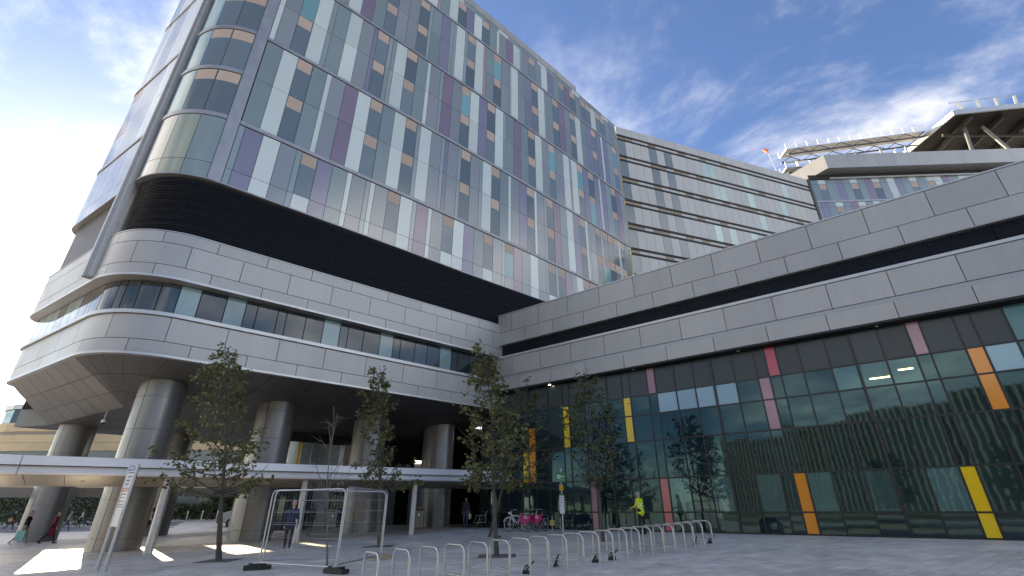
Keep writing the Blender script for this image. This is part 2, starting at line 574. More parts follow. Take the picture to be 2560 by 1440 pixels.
# --- podium upper cladding, three courses of panels
def courses(path, rows, u_lo, u_hi, mats, front=0.0, names="cladding_panel"):
    for (z0, z1, phase, mod) in rows:
        k0 = math.floor((u_lo - phase) / mod)
        u = phase + k0 * mod
        while u < u_hi:
            a, b = max(u, u_lo), min(u + mod, u_hi)
            if b - a > 0.15:
                strip(names, tower, path, a, b, z0, z1, front, front - 0.1, ALU if a > path.uC - 0.5 else ALU_SKYLIT, gap=0.028)
            u += mod
courses(UP, [(13.33, 13.94, -18.13, 2.33), (12.17, 13.33, -16.87, 2.33), (11.62, 12.17, -18.07, 2.33)], UP.uB, 0.9, ALU)
strip("ledge", tower, UP, UP.uB, 0.9, 11.50, 11.615, 0.05, -0.75, CAP)
strip("capping", tower, UP, UP.uB, 0.9, 13.945, 13.985, 0.02, -0.42, CAP)
# --- navy louvre storey
for a, b in ((UP.uB, UP.uC - 0.05), (UP.uC - 0.05, -20.2), (-20.2, -12.5), (-12.5, -4.8), (-4.8, 3.0), (3.0, S_END - 0.4)):
    strip("louvre_screen", tower, UP, a, b, 13.985, 17.36, -0.26, -0.4, LOUV, gap=0.02)
def louvre_blades(path, a, b):
    mbv = MB(); z = 14.06
    n_ = max(1, int((b - a) / (0.4 if a < path.uT else 4.0)))
    while z < 17.3:
        for i in range(n_):
            u0_, u1_ = a + (b - a) * i / n_, a + (b - a) * (i + 1) / n_
            p_, q_ = path.pt(u0_, -0.15, z), path.pt(u1_, -0.15, z)
            mbv.quad(p_, q_, path.pt(u1_, -0.25, z + 0.09), path.pt(u0_, -0.25, z + 0.09))
            mbv.quad(p_, q_, path.pt(u1_, -0.15, z - 0.012), path.pt(u0_, -0.15, z - 0.012))
        z += 0.125
    o_ = mesh_obj("louvre_blades", mbv.mesh("louvre_blades", mat("navy_blade", (0.016, 0.021, 0.032), 0.4, 0.3)), tower, world=True)
    tag(o_, kind="stuff")
louvre_blades(UP, UP.uC, UP.uT); louvre_blades(UP, UP.uT, S_END - 0.5)
strip("ledge", tower, GLP, GLP.uB, S_END, 17.36, 17.43, 0.03, -0.45, TRIM)
# --- ribbon windows
pale = [(-19.1, -18.22), (-17.1, -16.2), (-12.2, -11.24), (-8.78, -7.9), (-4.55, -3.67)]
rb = [-21.81, -21.41, -20.76, -19.88, -19.1, -18.22, -17.1, -16.2, -15.65, -14.65, -14.2, -13.19, -12.2, -11.24, -10.77, -9.82, -8.78, -7.9, -7.4, -6.4, -5.5, -4.55, -3.67, -3.15, -2.2, -1.2, -0.2]
u = -21.81
left = []
while u > LP.uB + 1:
    w = 1.03 if rnd.random() < 0.65 else 0.5
    u -= w
    left.append(u)
rb = sorted(left) + rb
for a, b in zip(rb, rb[1:]):
    c = (a + b) / 2
    isp = any(p0 <= c <= p1 for p0, p1 in pale) or (c < -24.5 and rnd.random() < 0.7)
    strip("window_pane", tower, LP, a, b, 9.98, 11.49, -0.06, -0.12, PWINL if isp else PWIN, gap=0.045)
strip("window_sill", tower, LP, LP.uB, 0.2, 9.80, 9.97, 0.12, -0.25, CAP)
courses(LP, [(8.62, 9.79, -16.67, 2.4), (8.03, 8.62, -18.0, 2.41)], LP.uB, 0.3, ALU)
strip("ledge", tower, LP, LP.uB, 0.3, 7.91, 8.025, 0.05, -0.3, CAP)

# --- multicoloured glass storeys
Wd, Nw = 0.955, 0.325
TOK = {'G': (Wd, "grey_glass_panel", GGREY), 'g': (Wd, "green_glass_panel", GGREEN), 'W': (Wd, "pale_glass_panel", GWHITE), 'P': (Wd, "violet_glass_panel", GPURP), 'M': (Wd, "mauve_glass_panel", GMAUV),
       'n': (Nw, "narrow_slate_panel", GNARR), 'w': (Nw, "narrow_pale_panel", GWHITE), 'p': (Nw, "narrow_violet_panel", GPURP), 'm': (Nw, "narrow_pink_panel", GPINKN), 'X': (Wd, "window_pane", WIN)}
L0 = "nPWGnXPgwGnwGXWnMwGXWPgXGnXMgWGnX"
L1 = "gWXgwGMWXgWXnWGnpGnXGnWXgwGPXwGnXMgWPX"
L2 = "wGXWngWGpXnnWXgwGnMGXWPXWngMgXWGXnGWmWX"
L3 = "GXWnGWMgXGGXngPnnWnXWmgXGnWgPXWngXMGXWg"
L4 = "gWXnGPWnXgGXnWmgWXPWXgwGMWnGXgWPgX"
def extend(seq, s0):
    r = random.Random(hash(seq) % 1000 if False else len(seq) * 17)
    toks = list(seq)
    tot = s0 + sum(TOK[t][0] for t in toks)
    while tot < S_END - 0.06:
        c = r.choice("GgWPXXnWgMwXGnXP")
        if tot + TOK[c][0] > S_END: c = 'n'
        toks.append(c); tot += TOK[c][0]
    return toks
rows_of = {0: [(17.43, 18.42), (18.42, 21.50)]}
for k in (1, 2, 3):
    z = 21.52 + 7.07 * (k - 1)
    rows_of[k] = [(z + 0.27, z + 3.72), (z + 3.72, z + 7.05)]
z4 = 21.52 + 7.07 * 3
rows_of[4] = [(z4 + 0.27, z4 + 3.55)]
for k in range(4):
    z = 21.52 + 7.07 * k
    strip("floor_band", tower, GLP, GLP.uB, GLP.uC - 1.0, z + 0.02, z + 0.26, 0.05, -0.1, TRIM)
    strip("floor_band", tower, GLP, -18.95, S_END, z + 0.02, z + 0.26, 0.05, -0.1, TRIM)
def pane(u0, u1, z0, z1, m, blind=0.28):
    o = strip("window_pane", tower, GLP, u0, u1, z0, z1, -0.012, -0.07, m, gap=0.03)
    if blind:
        h = (z1 - z0) * blind
        strip("blind", o, GLP, u0 + 0.03, u1 - 0.06, z1 - h, z1 - 0.03, -0.004, -0.011, BLIND, gap=0.0)
    return o
for k, (seq, s0) in enumerate(((L0, -18.95), (L1, -18.92), (L2, -18.95), (L3, -18.95), (L4, -18.95))):
    s = s0
    r2 = random.Random(50 + k)
    for t in extend(seq, s0):
        w, nm, m = TOK[t]
        if s + w > S_END + 0.01: w = S_END - s
        if w < 0.1: break
        for ri, (z0, z1) in enumerate(rows_of[k]):
            if t == 'X':
                if k == 0 and ri == 0:
                    strip("pale_glass_panel", tower, GLP, s, s + w, z0, z1, 0, -0.07, GWHITE if r2.random() < 0.55 else GGREEN, gap=0.026)
                else:
                    pane(s, s + w, z0, z1, WINL if r2.random() < 0.16 else WIN)
            else:
                strip(nm, tower, GLP, s, s + w, z0, z1, 0, -0.07, m, gap=0.026)
        s += w
# upper fringe and parapet (the roof steps down near the far end)
zt = rows_of[4][0][1]
s = -18.95
i = 0
while s < S_END - 0.2:
    e = min(s + Wd * 1.5, S_END)
    strip("fringe_panel", tower, GLP, s, e, zt, zt + 0.55, 0, -0.07, (GGREY, GGREEN, GNARR, GWHITE)[(i * 7) % 4], gap=0.03)
    s = e; i += 1
for a, b in zip([-18.95 + 3.9 * i for i in range(8)], [-18.95 + 3.9 * i for i in range(1, 9)]):
    strip("parapet_panel", tower, GLP, a, min(b, 12.0), zt + 0.55, 47.8, 0.03, -0.5, ALU, gap=0.03)
for a, b in ((12.0, 15.9), (15.9, S_END)):
    strip("parapet_panel", tower, GLP, a, b, zt + 0.55, 46.95, 0.03, -0.5, ALU, gap=0.03)
strip("parapet_panel", tower, GLP, 11.9, 12.0, zt + 0.55, 47.8, 0.03, -8, ALU)
# metal post between corner and front
strip("corner_post", tower, GLP, -19.58, -18.97, 17.43, 47.8, 0.04, -0.08, TRIM)
# rounded corner: a window row every half storey
cu = [GLP.uC + 0.03, -22.1, -20.85, -19.6]
half = [21.52 + 3.535 * i for i in range(8)]
for i in range(3):
    strip("curved_glass_panel", tower, GLP, cu[i], cu[i + 1], 17.43, 18.42, 0, -0.06, (GGREY, GOLIV, GGREEN)[i], gap=0.03)
    strip("curved_glass_panel", tower, GLP, cu[i], cu[i + 1], 18.42, 21.52, 0, -0.06, (GGREY, GOLIV, GGREEN)[i], gap=0.03)
for k, z in enumerate(half[:-1]):
    strip("floor_band", tower, GLP, GLP.uC - 0.05, -19.6, z + 0.02, z + 0.30, 0.04, -0.08, TRIM)
    for i in range(3):
        o = strip("curved_window_pane", tower, GLP, cu[i], cu[i + 1], z + 0.30, z + 3.55, -0.01, -0.06, (WINL, WIN, WIN)[i], gap=0.035)
        if i and k < 6:
            strip("blind", o, GLP, cu[i] + 0.04, cu[i + 1] - 0.05, z + 2.72, z + 3.5, -0.003, -0.009, BLIND)
# fins at the end of the rounded corner
for du, wd, pr in ((0.0, 0.26, 0.22), (-0.30, 0.22, 0.36)):
    uu = GLP.uC - 0.35 + du
    strip("corner_fin", tower, GLP, uu - wd, uu, 11.75, 47.8, pr, -0.08, TRIM)
strip("fin_edge", tower, GLP, GLP.uC - 0.645, GLP.uC - 0.615, 11.8, 47.8, 0.25, -0.05, CAP)
# left face: panels seen at a glancing angle
seqc = list("GWgXGPnWGXg")
for k in range(5):
    r2 = random.Random(90 + k)
    u = GLP.uC - 1.05
    while u > GLP.uB + 0.2:
        t = r2.choice("GgWXGPgnW")
        w, nm, m = TOK[t]
        a = max(u - w, GLP.uB)
        for (z0, z1) in rows_of[k]:
            if t == 'X' and z1 - z0 > 2: pane(a, u, z0, z1, WIN)
            else: strip(nm, tower, GLP, a, u, z0, z1, 0, -0.07, m if t != 'X' else GGREY, gap=0.026)
        u = a
strip("parapet_panel", tower, GLP, GLP.uB, -19.6, zt, 47.8, 0.03, -0.5, ALU)

# --- hull-shaped soffit under the podium
ZE, ZI = 7.94, 6.85
APEX = Vector((-21.49, 26.37, ZI))
def panel8(name, parent, pts, m, gap=0.02, thick=0.06):
    """flat panel through 3 or 4 points, shrunk by gap, with thickness"""
    c = sum(pts, Vector()) / len(pts)
    q = []
    for p in pts:
        d = c - p
        q.append(p + d * min(0.3, gap / max(d.length, 0.05) * 1.2))
    n = (q[1] - q[0]).cross(q[2] - q[0]).normalized()
    if n.z < 0: n = -n
    mb = MB()
    k = len(q)
    mb.v = [tuple(p) for p in q] + [tuple(p + n * thick) for p in q]
    mb.f = [tuple(range(k)), tuple(range(2 * k - 1, k - 1, -1))] + [(i, (i + 1) % k, k + (i + 1) % k, k + i) for i in range(k)]
    mb.mi = [0] * len(mb.f)
    return mesh_obj(name, mb.mesh(name, m), parent, world=True)
def hull_quad(e0, e1, i0, i1, m, rows=3):
    for r in range(rows):
        f0, f1 = r / rows, (r + 1) / rows
        a, b = e0.lerp(i0, f0), e1.lerp(i1, f0)
        c, d = e1.lerp(i1, f1), e0.lerp(i0, f1)
        if (c - d).length < 0.02: panel8("soffit_panel", tower, [a, b, d], m)
        else: panel8("soffit_panel", tower, [a, b, c, d], m)
s_ap = (APEX - J).dot(dA)
e_list = [LP.uT + 2.25 * i for i in range(10)]
i_list = [s_ap + (e_list[i] - e_list[0]) * 1.0 for i in range(10)]
i_list[0] = s_ap
scale_i = (e_list[-1] - s_ap) / (e_list[-1] - e_list[0])
for i in range(9):
    ia = s_ap + (e_list[i] - e_list[0]) * scale_i
    ib = s_ap + (e_list[i + 1] - e_list[0]) * scale_i
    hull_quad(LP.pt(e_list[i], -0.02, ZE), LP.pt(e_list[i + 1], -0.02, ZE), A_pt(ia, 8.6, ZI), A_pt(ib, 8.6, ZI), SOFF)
for i in range(5):
    a = LP.uC + (LP.uT - LP.uC) * i / 5
    b = LP.uC + (LP.uT - LP.uC) * (i + 1) / 5
    hull_quad(LP.pt(a, -0.02, ZE), LP.pt(b, -0.02, ZE), APEX, APEX, SOFF)
ci = APEX + dC * 11.5
for i in range(7):
    a = LP.uC - (LP.uC - LP.uE) * i / 7
    b = LP.uC - (LP.uC - LP.uE) * (i + 1) / 7
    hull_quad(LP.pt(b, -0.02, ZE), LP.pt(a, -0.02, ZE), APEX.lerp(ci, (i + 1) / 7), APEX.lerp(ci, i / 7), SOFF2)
# dark backing over the hull panels and the flat inner ceiling
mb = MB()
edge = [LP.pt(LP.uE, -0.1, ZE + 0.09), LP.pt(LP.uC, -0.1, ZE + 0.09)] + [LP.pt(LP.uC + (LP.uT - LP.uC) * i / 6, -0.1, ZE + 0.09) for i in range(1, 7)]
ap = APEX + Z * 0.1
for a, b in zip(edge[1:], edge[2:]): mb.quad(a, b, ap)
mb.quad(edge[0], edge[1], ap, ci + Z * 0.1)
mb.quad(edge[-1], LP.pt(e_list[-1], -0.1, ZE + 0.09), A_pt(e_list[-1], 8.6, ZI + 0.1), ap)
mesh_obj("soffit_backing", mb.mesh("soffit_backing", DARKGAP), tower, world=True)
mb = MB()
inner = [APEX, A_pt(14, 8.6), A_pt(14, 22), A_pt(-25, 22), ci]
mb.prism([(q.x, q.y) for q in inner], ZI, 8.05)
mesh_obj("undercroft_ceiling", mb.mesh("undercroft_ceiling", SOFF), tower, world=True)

# --- columns: elongated, clad in curved metal panels
def column_mesh(course, quarter):
    a, b = 1.38, 1.02
    z0, z1 = COURSE[course]
    mb = MB()
    n = 10
    t0 = quarter * math.pi / 2 + math.pi / 4 + 0.012
    for i in range(n + 1):
        t = t0 + (math.pi / 2 - 0.024) * i / n
        for (sc, z) in ((1, z0), (1, z1), (0.95, z1), (0.95, z0)):
            mb.v.append((a * sc * math.cos(t), b * sc * math.sin(t), z))
    for i in range(n):
        for j in range(4):
            j2 = (j + 1) % 4
            mb.f.append((4 * i + j, 4 * i + 4 + j, 4 * i + 4 + j2, 4 * i + j2)); mb.mi.append(0)
    mb.f.append((3, 2, 1, 0)); mb.f.append((4 * n, 4 * n + 1, 4 * n + 2, 4 * n + 3)); mb.mi += [0, 0]
    return smooth_by_angle(mb.mesh("column_panel", COLUMN))
COURSE = [(0.0, 0.52), (0.535, 2.065), (2.08, 3.61), (3.625, 5.155), (5.17, 6.70), (6.715, 8.25)]
CM = [[column_mesh(c, q) for q in range(4)] for c in range(6)]
mbc = MB()
mbc.prism([(1.30 * math.cos(2 * math.pi * i / 20), 0.95 * math.sin(2 * math.pi * i / 20)) for i in range(20)], -0.4, 8.2)
COREM = mbc.mesh("column_core", DARKGAP)
col_angle = math.atan2(nA.y, nA.x)
col_spots = [(-18.3, 4.7, "rounded metal column nearest the directory sign, under the tower"), (-12.45, 5.7, "rounded metal column behind the leafy tree nearest the directory sign"),
             (-6.35, 5.9, "rounded metal column behind the wire fence panels"), (-0.9, 6.0, "rounded metal column beside the dark lobby entrance"),
             (-21.55, 19.2, "rounded metal column in the back row, farthest left"), (-15.7, 19.2, "rounded metal column in the back row, seen right of the nearest front column"),
             (-9.85, 19.2, "rounded metal column in the back row, in front of the parked van")]
for s_, o_, lab in col_spots:
    p = A_pt(s_, o_)
    g = ground_z(p.x, p.y) - 0.03
    c = thing("column", lab, "column", (p.x, p.y, g), col_angle, "columns carrying the tower")
    mesh_obj("column_core", COREM, c)
    for ci_ in range(6):
        for q in range(4):
            mesh_obj("column_panel", CM[ci_][q], c)

# ================================================================== ENTRANCE CANOPY
can = thing("entrance_canopy", "long low grey metal canopy running in front of the round columns", "canopy", A_pt(-10, 1, 0))
def sect(name, s0, s1, pts, m, slope=0.022, gap=0.0, parent=can):
    """prism: section points (o, z at s=0) swept along the tower front, z rising with s"""
    mb = MB()
    k = len(pts)
    for s in (s0 + gap / 2, s1 - gap / 2):
        for (o, z) in pts:
            mb.v.append(tuple(A_pt(s, o, z + slope * s)))
    mb.f = [tuple(range(k)), tuple(range(2 * k - 1, k - 1, -1))] + [(i, k + i, k + (i + 1) % k, (i + 1) % k) for i in range(k)]
    mb.mi = [0] * len(mb.f)
    return mesh_obj(name, mb.mesh(name, m), parent, world=True)
cs = [-46 + 6.0 * i for i in range(9)]
cs[-1] = 1.9
for a, b in zip(cs, cs[1:]):
    sect("fascia", a, b, [(-0.6, 3.60), (-0.6, 3.91), (-0.45, 3.93), (-0.45, 3.60)], CANOPY, gap=0.02)
    sect("gutter_strip", a, b, [(-0.42, 3.29), (-0.48, 3.36), (-0.38, 3.58), (-0.2, 3.58), (-0.2, 3.29)], CANOPY, gap=0.02)
sect("canopy_roof", -46, 1.9, [(-0.44, 3.61), (-0.44, 3.88), (3.0, 3.75), (3.0, 3.45)], ROOF)
s = -46.0
i = 0
while s < 1.8:
    e = min(s + 1.15, 1.9)
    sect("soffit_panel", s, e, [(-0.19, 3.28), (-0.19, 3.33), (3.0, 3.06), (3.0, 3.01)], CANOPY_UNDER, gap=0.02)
    if i % 3 == 1:
        mbd = MB(); c0 = A_pt(s + 0.55, 1.2, 3.17 + 0.022 * (s + 0.55))
        mbd.tube([c0 - Z * 0.035, c0 + Z * 0.03], 0.06, 10)
        mesh_obj("downlight", mbd.mesh("downlight", WHITE), can, world=True)
    s = e; i += 1
def round_post(name, parent, p, r, z1, m, label=None, cat=None, group=None):
    g = ground_z(p.x, p.y)
    mb = MB()
    mb.tube([(0, 0, -0.05), (0, 0, z1 - g)], r, 14)
    mb.tube([(0, 0, 0.0), (0, 0, 0.025)], r * 1.25, 14)
    o = mesh_obj(name, smooth_by_angle(mb.mesh(name, m)), parent, Matrix.Translation((p.x, p.y, g)))
    return o
for s_ in (-35.2, -29.2, -23.2, -17.35, -11.7, -5.6, 0.9):
    round_post("post", can, A_pt(s_, 0.4), 0.165, 3.26 + 0.022 * s_, STEEL)
# second canopy along the far side of the undercroft
can2 = thing("rear_canopy", "grey canopy beam on the far side of the undercroft, in front of the hedge", "canopy", A_pt(-20, 21, 0))
for a, b in zip([-60 + 8 * i for i in range(7)], [-52 + 8 * i for i in range(7)]):
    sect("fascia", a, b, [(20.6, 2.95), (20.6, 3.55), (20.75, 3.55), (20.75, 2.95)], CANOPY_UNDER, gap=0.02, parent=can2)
sect("canopy_roof", -60, -4, [(20.76, 3.2), (20.76, 3.5), (23.2, 3.5), (23.2, 3.2)], ROOF, parent=can2)
for s_ in (-40, -34, -28, -22, -10):
    round_post("post", can2, A_pt(s_, 21.6), 0.13, 3.2 + 0.022 * s_, DKSTEEL)
# ================================================================== LINK WING with the dark glass wall
wing = thing("link_wing", "low wing with a dark glass wall, bright colour strips and banded grey metal above", "building", B_pt(8, -6, 0))
SB0, SB1 = -16.0, 25.2
def bslab(name, parent, s0, s1, z0, z1, front, back, m, gap=0.0):
    return slab(name, parent, B_pt(s0 + gap / 2), B_pt(s1 - gap / 2), front, back, z0 + gap / 2, z1 - gap / 2, m, nB)
# solid body behind the skins
mb = MB()
body = [B_pt(SB0, -0.12), B_pt(SB1, -0.12), B_pt(SB1, -17), B_pt(SB0, -17)]
mb.prism([(q.x, q.y) for q in body], 0.2, 14.3)
mesh_obj("core_wall", mb.mesh("core_wall", DARKGAP), wing, world=True)
def bcourse(z0, z1, phase, mod, front, m, lo=SB0, hi=23.3):
    u = phase
    while u > lo: u -= mod
    while u < hi:
        a, b = max(u, lo), min(u + mod, hi)
        if b - a > 0.15: bslab("cladding_panel", wing, a, b, z0, z1, front, front - 0.1, m, gap=0.028)
        u += mod
bcourse(13.29, 14.62, 22.06, 2.345, 0.5, ALU)
bcourse(12.36, 13.29, 20.9, 2.33, 0.5, ALU)
bcourse(10.08, 11.34, 22.02, 2.345, 0.5, ALU, hi=24.8)
bcourse(9.08, 9.86, 21.42, 2.545, 0.56, ALU, hi=24.8)
bslab("capping", wing, SB0, 23.3, 14.625, 14.70, 0.53, -0.4, CAP)
bslab("backing_wall", wing, SB0, 23.3, 12.36, 14.62, 0.39, -0.11, DARKGAP)
bslab("backing_wall", wing, SB0, 24.8, 9.10, 11.34, 0.39, -0.11, DARKGAP)
for a in range(6):
    bslab("louvre_screen", wing, SB0 + a * 6.55, SB0 + (a + 1) * 6.55, 11.49, 12.36, 0.22, 0.10, LOUV, gap=0.02)
bslab("ledge", wing, SB0, 23.3, 12.335, 12.358, 0.51, 0.1, CAP)
bslab("ledge", wing, SB0, 24.8, 11.345, 11.49, 0.56, -0.1, CAP)
bslab("shadow_strip", wing, SB0, 24.8, 9.87, 10.07, 0.47, 0.2, TRIM)
bslab("soffit", wing, SB0, 24.8, 9.0, 9.075, 0.54, -0.4, DARKGAP)
for s_ in (19.2, 13.4, 7.7, 1.9, -3.9):
    mbd = MB(); c0 = B_pt(s_, 0.2, 8.985); mbd.tube([c0, c0 + Z * 0.03], 0.07, 10)
    mesh_obj("downlight", mbd.mesh("downlight", WHITE if s_ != 19.2 else emis("lit_lamp", (1, 0.95, 0.85), 6)), wing, world=True)
# curtain wall grid
bays = []
base = 15.33
cols_ = []
pattern = [0, 1.0, 1.49, 2.52, 3.05, 4.12, 5.14, 6.14]   # offsets going right from a thick mullion
known = [24.6, 23.6, 22.6, 21.55, 21.05, 20.5, 19.5, 18.42, 17.95, 16.83, 16.41, 15.33, 14.33, 13.85, 12.76, 12.29, 11.2, 10.18, 9.2, 8.14, 7.1, 6.58, 6.08, 5.13, 4.01, 3.04, 1.98, 0.96, 0.48, -0.61, -1.14, -2.1, -3.1, -4.12, -5.1, -5.65, -6.7, -7.7, -9.25, -10.2, -11.2, -12.2, -13.2, -14.3, -15.39]
grid_z = [0.72, 1.58, 3.17, 5.06, 6.45, 7.52, 8.99]
grid_z0 = 0.64
thick = (15.33, 9.2, 3.04, -3.1, -9.25, -15.39, 21.55)
def is_col(s, lst): return any(abs(s - a) < 0.07 for a in lst)
COLOUR = {}   # (right edge s of the column, row) -> material
def setc(s_right, rows, m):
    for r in rows: COLOUR[(s_right, r)] = m
setc(17.95, (3, 4), YEL); setc(13.85, (3, 4), YEL); setc(20.5, (2, 3), ORA); setc(21.05, (2,), YEL)
setc(12.29, (5,), PINK); setc(12.29, (0, 1), RED); setc(16.41, (0, 1), PINK)
setc(6.58, (3, 4), PINK); setc(6.08, (5,), RED); setc(6.08, (0, 1), ORA)
setc(0.48, (5,), PINK); setc(0.48, (0, 1), YEL); setc(-1.14, (3, 4), ORA); setc(-5.65, (0, 1), RED); setc(-5.65, (4, 5), YEL)
for a in (11.2, 10.18, 9.2, 8.14): COLOUR[(a, 4)] = CURB
for a in (3.04, 1.98, 0.96): COLOUR[(a, 4)] = CURT
for a in (11.2, 9.2, 7.1, 5.13, 3.04, 0.96, -2.1, -4.12, -7.7): COLOUR[(a, 1)] = CURT
COLOUR[(-2.1, 4)] = CURB; COLOUR[(-3.1, 5)] = CURT
wr = random.Random(3)
for a, b in zip(known, known[1:]):
    for r in range(6):
        m = COLOUR.get((b, r), SPAN if r == 5 else CUR)
        nm = {"yellow_panel": "yellow_panel", "orange_panel": "orange_panel", "red_panel": "red_panel", "pink_panel": "pink_panel"}.get(m.name, "glass_pane")
        z0, z1 = grid_z[r], grid_z[r + 1]
        tilt = wr.uniform(-0.0035, 0.0035) if nm == "glass_pane" else 0.0
        o = bslab(nm, wing, b, a, z0, z1, 0.0 if nm == "glass_pane" else 0.012, -0.05, m, gap=0.07)
        if tilt:
            M = W[o.name]
            loc, rot, sc = M.decompose()
            M2 = Matrix.Translation(loc) @ Matrix.Rotation(math.atan2(dB.y, dB.x) + tilt * 3, 4, 'Z') @ Matrix.Rotation(tilt * 2, 4, 'X') @ Matrix.Diagonal((*sc, 1))
            place(o, wing, M2)
for a in known:
    w = 0.06 if is_col(a, thick) else 0.035
    bslab("mullion", wing, a - w, a + w, 0.55, 8.99, 0.045 if is_col(a, thick) else 0.03, -0.08, MULL)
for z in grid_z[:-1]:
    bslab("transom", wing, known[-1], known[0], z - 0.035, z + 0.035, 0.024, -0.08, MULL)
bslab("plinth", wing, known[-1], known[0], 0.45, 0.70, 0.035, -0.1, MULL)
# roof of the wing
mb = MB()
mb.prism([(q.x, q.y) for q in [B_pt(SB0, -0.42), B_pt(SB1, -0.42), B_pt(SB1, -16.9), B_pt(SB0, -16.9)]], 14.3, 14.45)
mesh_obj("roof_deck", mb.mesh("roof_deck", ROOF), wing, world=True)
# ceiling lamps seen through the upper right panes
for s0, s1, z in ((2.75, 2.05, 6.78), (1.7, 1.2, 7.0)):
    bslab("ceiling_lamp", wing, s1, s0, z, z + 0.05, 0.014, 0.004, emis("office_lamp", (1.0, 0.86, 0.42), 1.3))

# ================================================================== REAR WING (grey panels, dark double bands)
D0 = Vector((13.40, 46.06, 0)); aD = R(70.7)
dD = Vector((math.sin(aD), math.cos(aD), 0)); nD = Vector((math.cos(aD), -math.sin(aD), 0))
LD = 32.8
rear = thing("rear_wing", "grey panelled wing with dark double bands set back beyond the tower's glass front", "building", D0 + dD * 16 - nD * 6)
def dslab(name, u0, u1, z0, z1, front, back, m, gap=0.0, par=None):
    return slab(name, par or rear, D0 + dD * (u0 + gap / 2), D0 + dD * (u1 - gap / 2), front, back, z0 + gap / 2, z1 - gap / 2, m, nD)
RP = mat("rear_panel", (0.34, 0.345, 0.355), 0.42, 0.0, var=0.05)
RPD = mat("rear_panel_slate", (0.16, 0.19, 0.21), 0.12, 0.2, var=0.08)
RPT = mat("rear_panel_teal", (0.30, 0.40, 0.41), 0.12, 0.2, var=0.06)
RPO = mat("rear_strip_tan", (0.20, 0.155, 0.12), 0.4, var=0.15)
mb = MB()
pp = [D0 - nD * 0.1, D0 + dD * LD - nD * 0.1, D0 + dD * LD - nD * 12, D0 - nD * 12]
mb.prism([(q.x, q.y) for q in pp], 8, 46.0)
mesh_obj("core_wall", mb.mesh("core_wall", DARKGAP), rear, world=True)
rr = random.Random(21)
mod = 1.17
ncol = 28
slate_cols = {0: RPD}
for f in range(9):
    zt_ = 45.55 - 3.37 * f
    last = f >= 7
    r3 = random.Random(200 + f)
    for i in range(ncol):
        a = i * mod
        b = min((i + 1) * mod, LD)
        if b - a < 0.2: continue
        v = r3.random()
        m = RPD if (i == 0 or i in (4, 6) or (f > 2 and i in (4, 6))) else (RPT if (v < 0.16 and i > 6) or (f == 4 and i == 0) else RP)
        tan = r3.random() < 0.22 or i in (0, 4)
        dslab("band_strip", a, b, zt_ - 0.70, zt_ - 0.30, -0.02, -0.06, RPO if tan else RP, gap=0.03)
        dslab("wall_panel", a, b, zt_ - 3.37, zt_ - 0.98, 0.0, -0.06, m, gap=0.03)
    dslab("dark_rail", 0, LD, zt_ - 0.30, zt_ - 0.08, 0.05, -0.09, DARKGAP)
    dslab("dark_rail", 0, LD, zt_ - 0.95, zt_ - 0.72, 0.05, -0.09, DARKGAP)
for i in range(28):
    dslab("parapet_panel", i * mod, min((i + 1) * mod, LD), 45.55, 46.8, 0.02, -0.3, RP, gap=0.025)
dslab("corner_trim", LD - 0.02, LD + 0.45, 8, 46.8, 0.12, -0.4, DKSTEEL)

# ================================================================== FAR WING (colour panels, overhanging roof) and helideck
E0 = D0 + dD * (LD + 0.5); aE = R(93.0)
dE = Vector((math.sin(aE), math.cos(aE), 0)); nE = Vector((math.cos(aE), -math.sin(aE), 0))
LE = 48
farw = thing("far_wing", "distant wing with striped colour panels under a deep overhanging grey roof edge", "building", E0 + dE * 15 - nE * 6)
def eslab(name, u0, u1, z0, z1, front, back, m, gap=0.0, par=None):
    return slab(name, par or farw, E0 + dE * (u0 + gap / 2), E0 + dE * (u1 - gap / 2), front, back, z0 + gap / 2, z1 - gap / 2, m, nE)
mb = MB()
pp = [E0 - nE * 0.1, E0 + dE * LE - nE * 0.1, E0 + dE * LE - nE * 14, E0 - nE * 14]
mb.prism([(q.x, q.y) for q in pp], 8, 47.2)
mesh_obj("core_wall", mb.mesh("core_wall", DARKGAP), farw, world=True)
er = random.Random(5)
seqE = "gXgnPgXgMXgWPgXgnXWMngWXPgMXgWngXPWgMXgWnPgXW"
for fl in range(4):
    zt_ = 46.75 - 4.1 * fl
    u = 0.1
    ro = seqE[fl * 3:] + seqE
    i = 0
    while u < LE - 1.2:
        t = ro[i]; i += 1
        w, nm, m = TOK[t]
        w *= 1.12
        if t == 'X':
            o = eslab("window_pane", u, u + w, zt_ - 3.75, zt_ - 0.75, -0.01, -0.07, WIN, gap=0.03)
            eslab("blind", u + 0.03, u + w - 0.05, zt_ - 1.75, zt_ - 0.8, -0.004, -0.009, BLIND, par=o)
            eslab("pale_glass_panel", u, u + w, zt_ - 0.75, zt_, 0, -0.07, GWHITE, gap=0.03)
        else:
            eslab(nm, u, u + w, zt_ - 3.75, zt_ - 0.75, 0, -0.07, m, gap=0.03)
            eslab(nm, u, u + w, zt_ - 0.75, zt_, 0, -0.07, m, gap=0.03)
        u += w
    eslab("floor_band", 0.05, LE, zt_ - 4.08, zt_ - 3.77, 0.06, -0.1, TRIM)
eslab("window_head", 3.0, LE, 46.78, 47.0, 0.25, -0.1, CAP)
eslab("shadow_recess", 0.05, LE, 47.0, 47.75, -0.04, -0.6, DARKGAP)
for i in range(14):
    a = 2.2 + i * 3.3
    eslab("roof_fascia", a, a + 3.3, 47.75, 50.2, 1.6, 1.3, ALU, gap=0.02)
eslab("roof_soffit", 2.2, LE, 47.70, 47.80, 1.62, -3, TRIM)
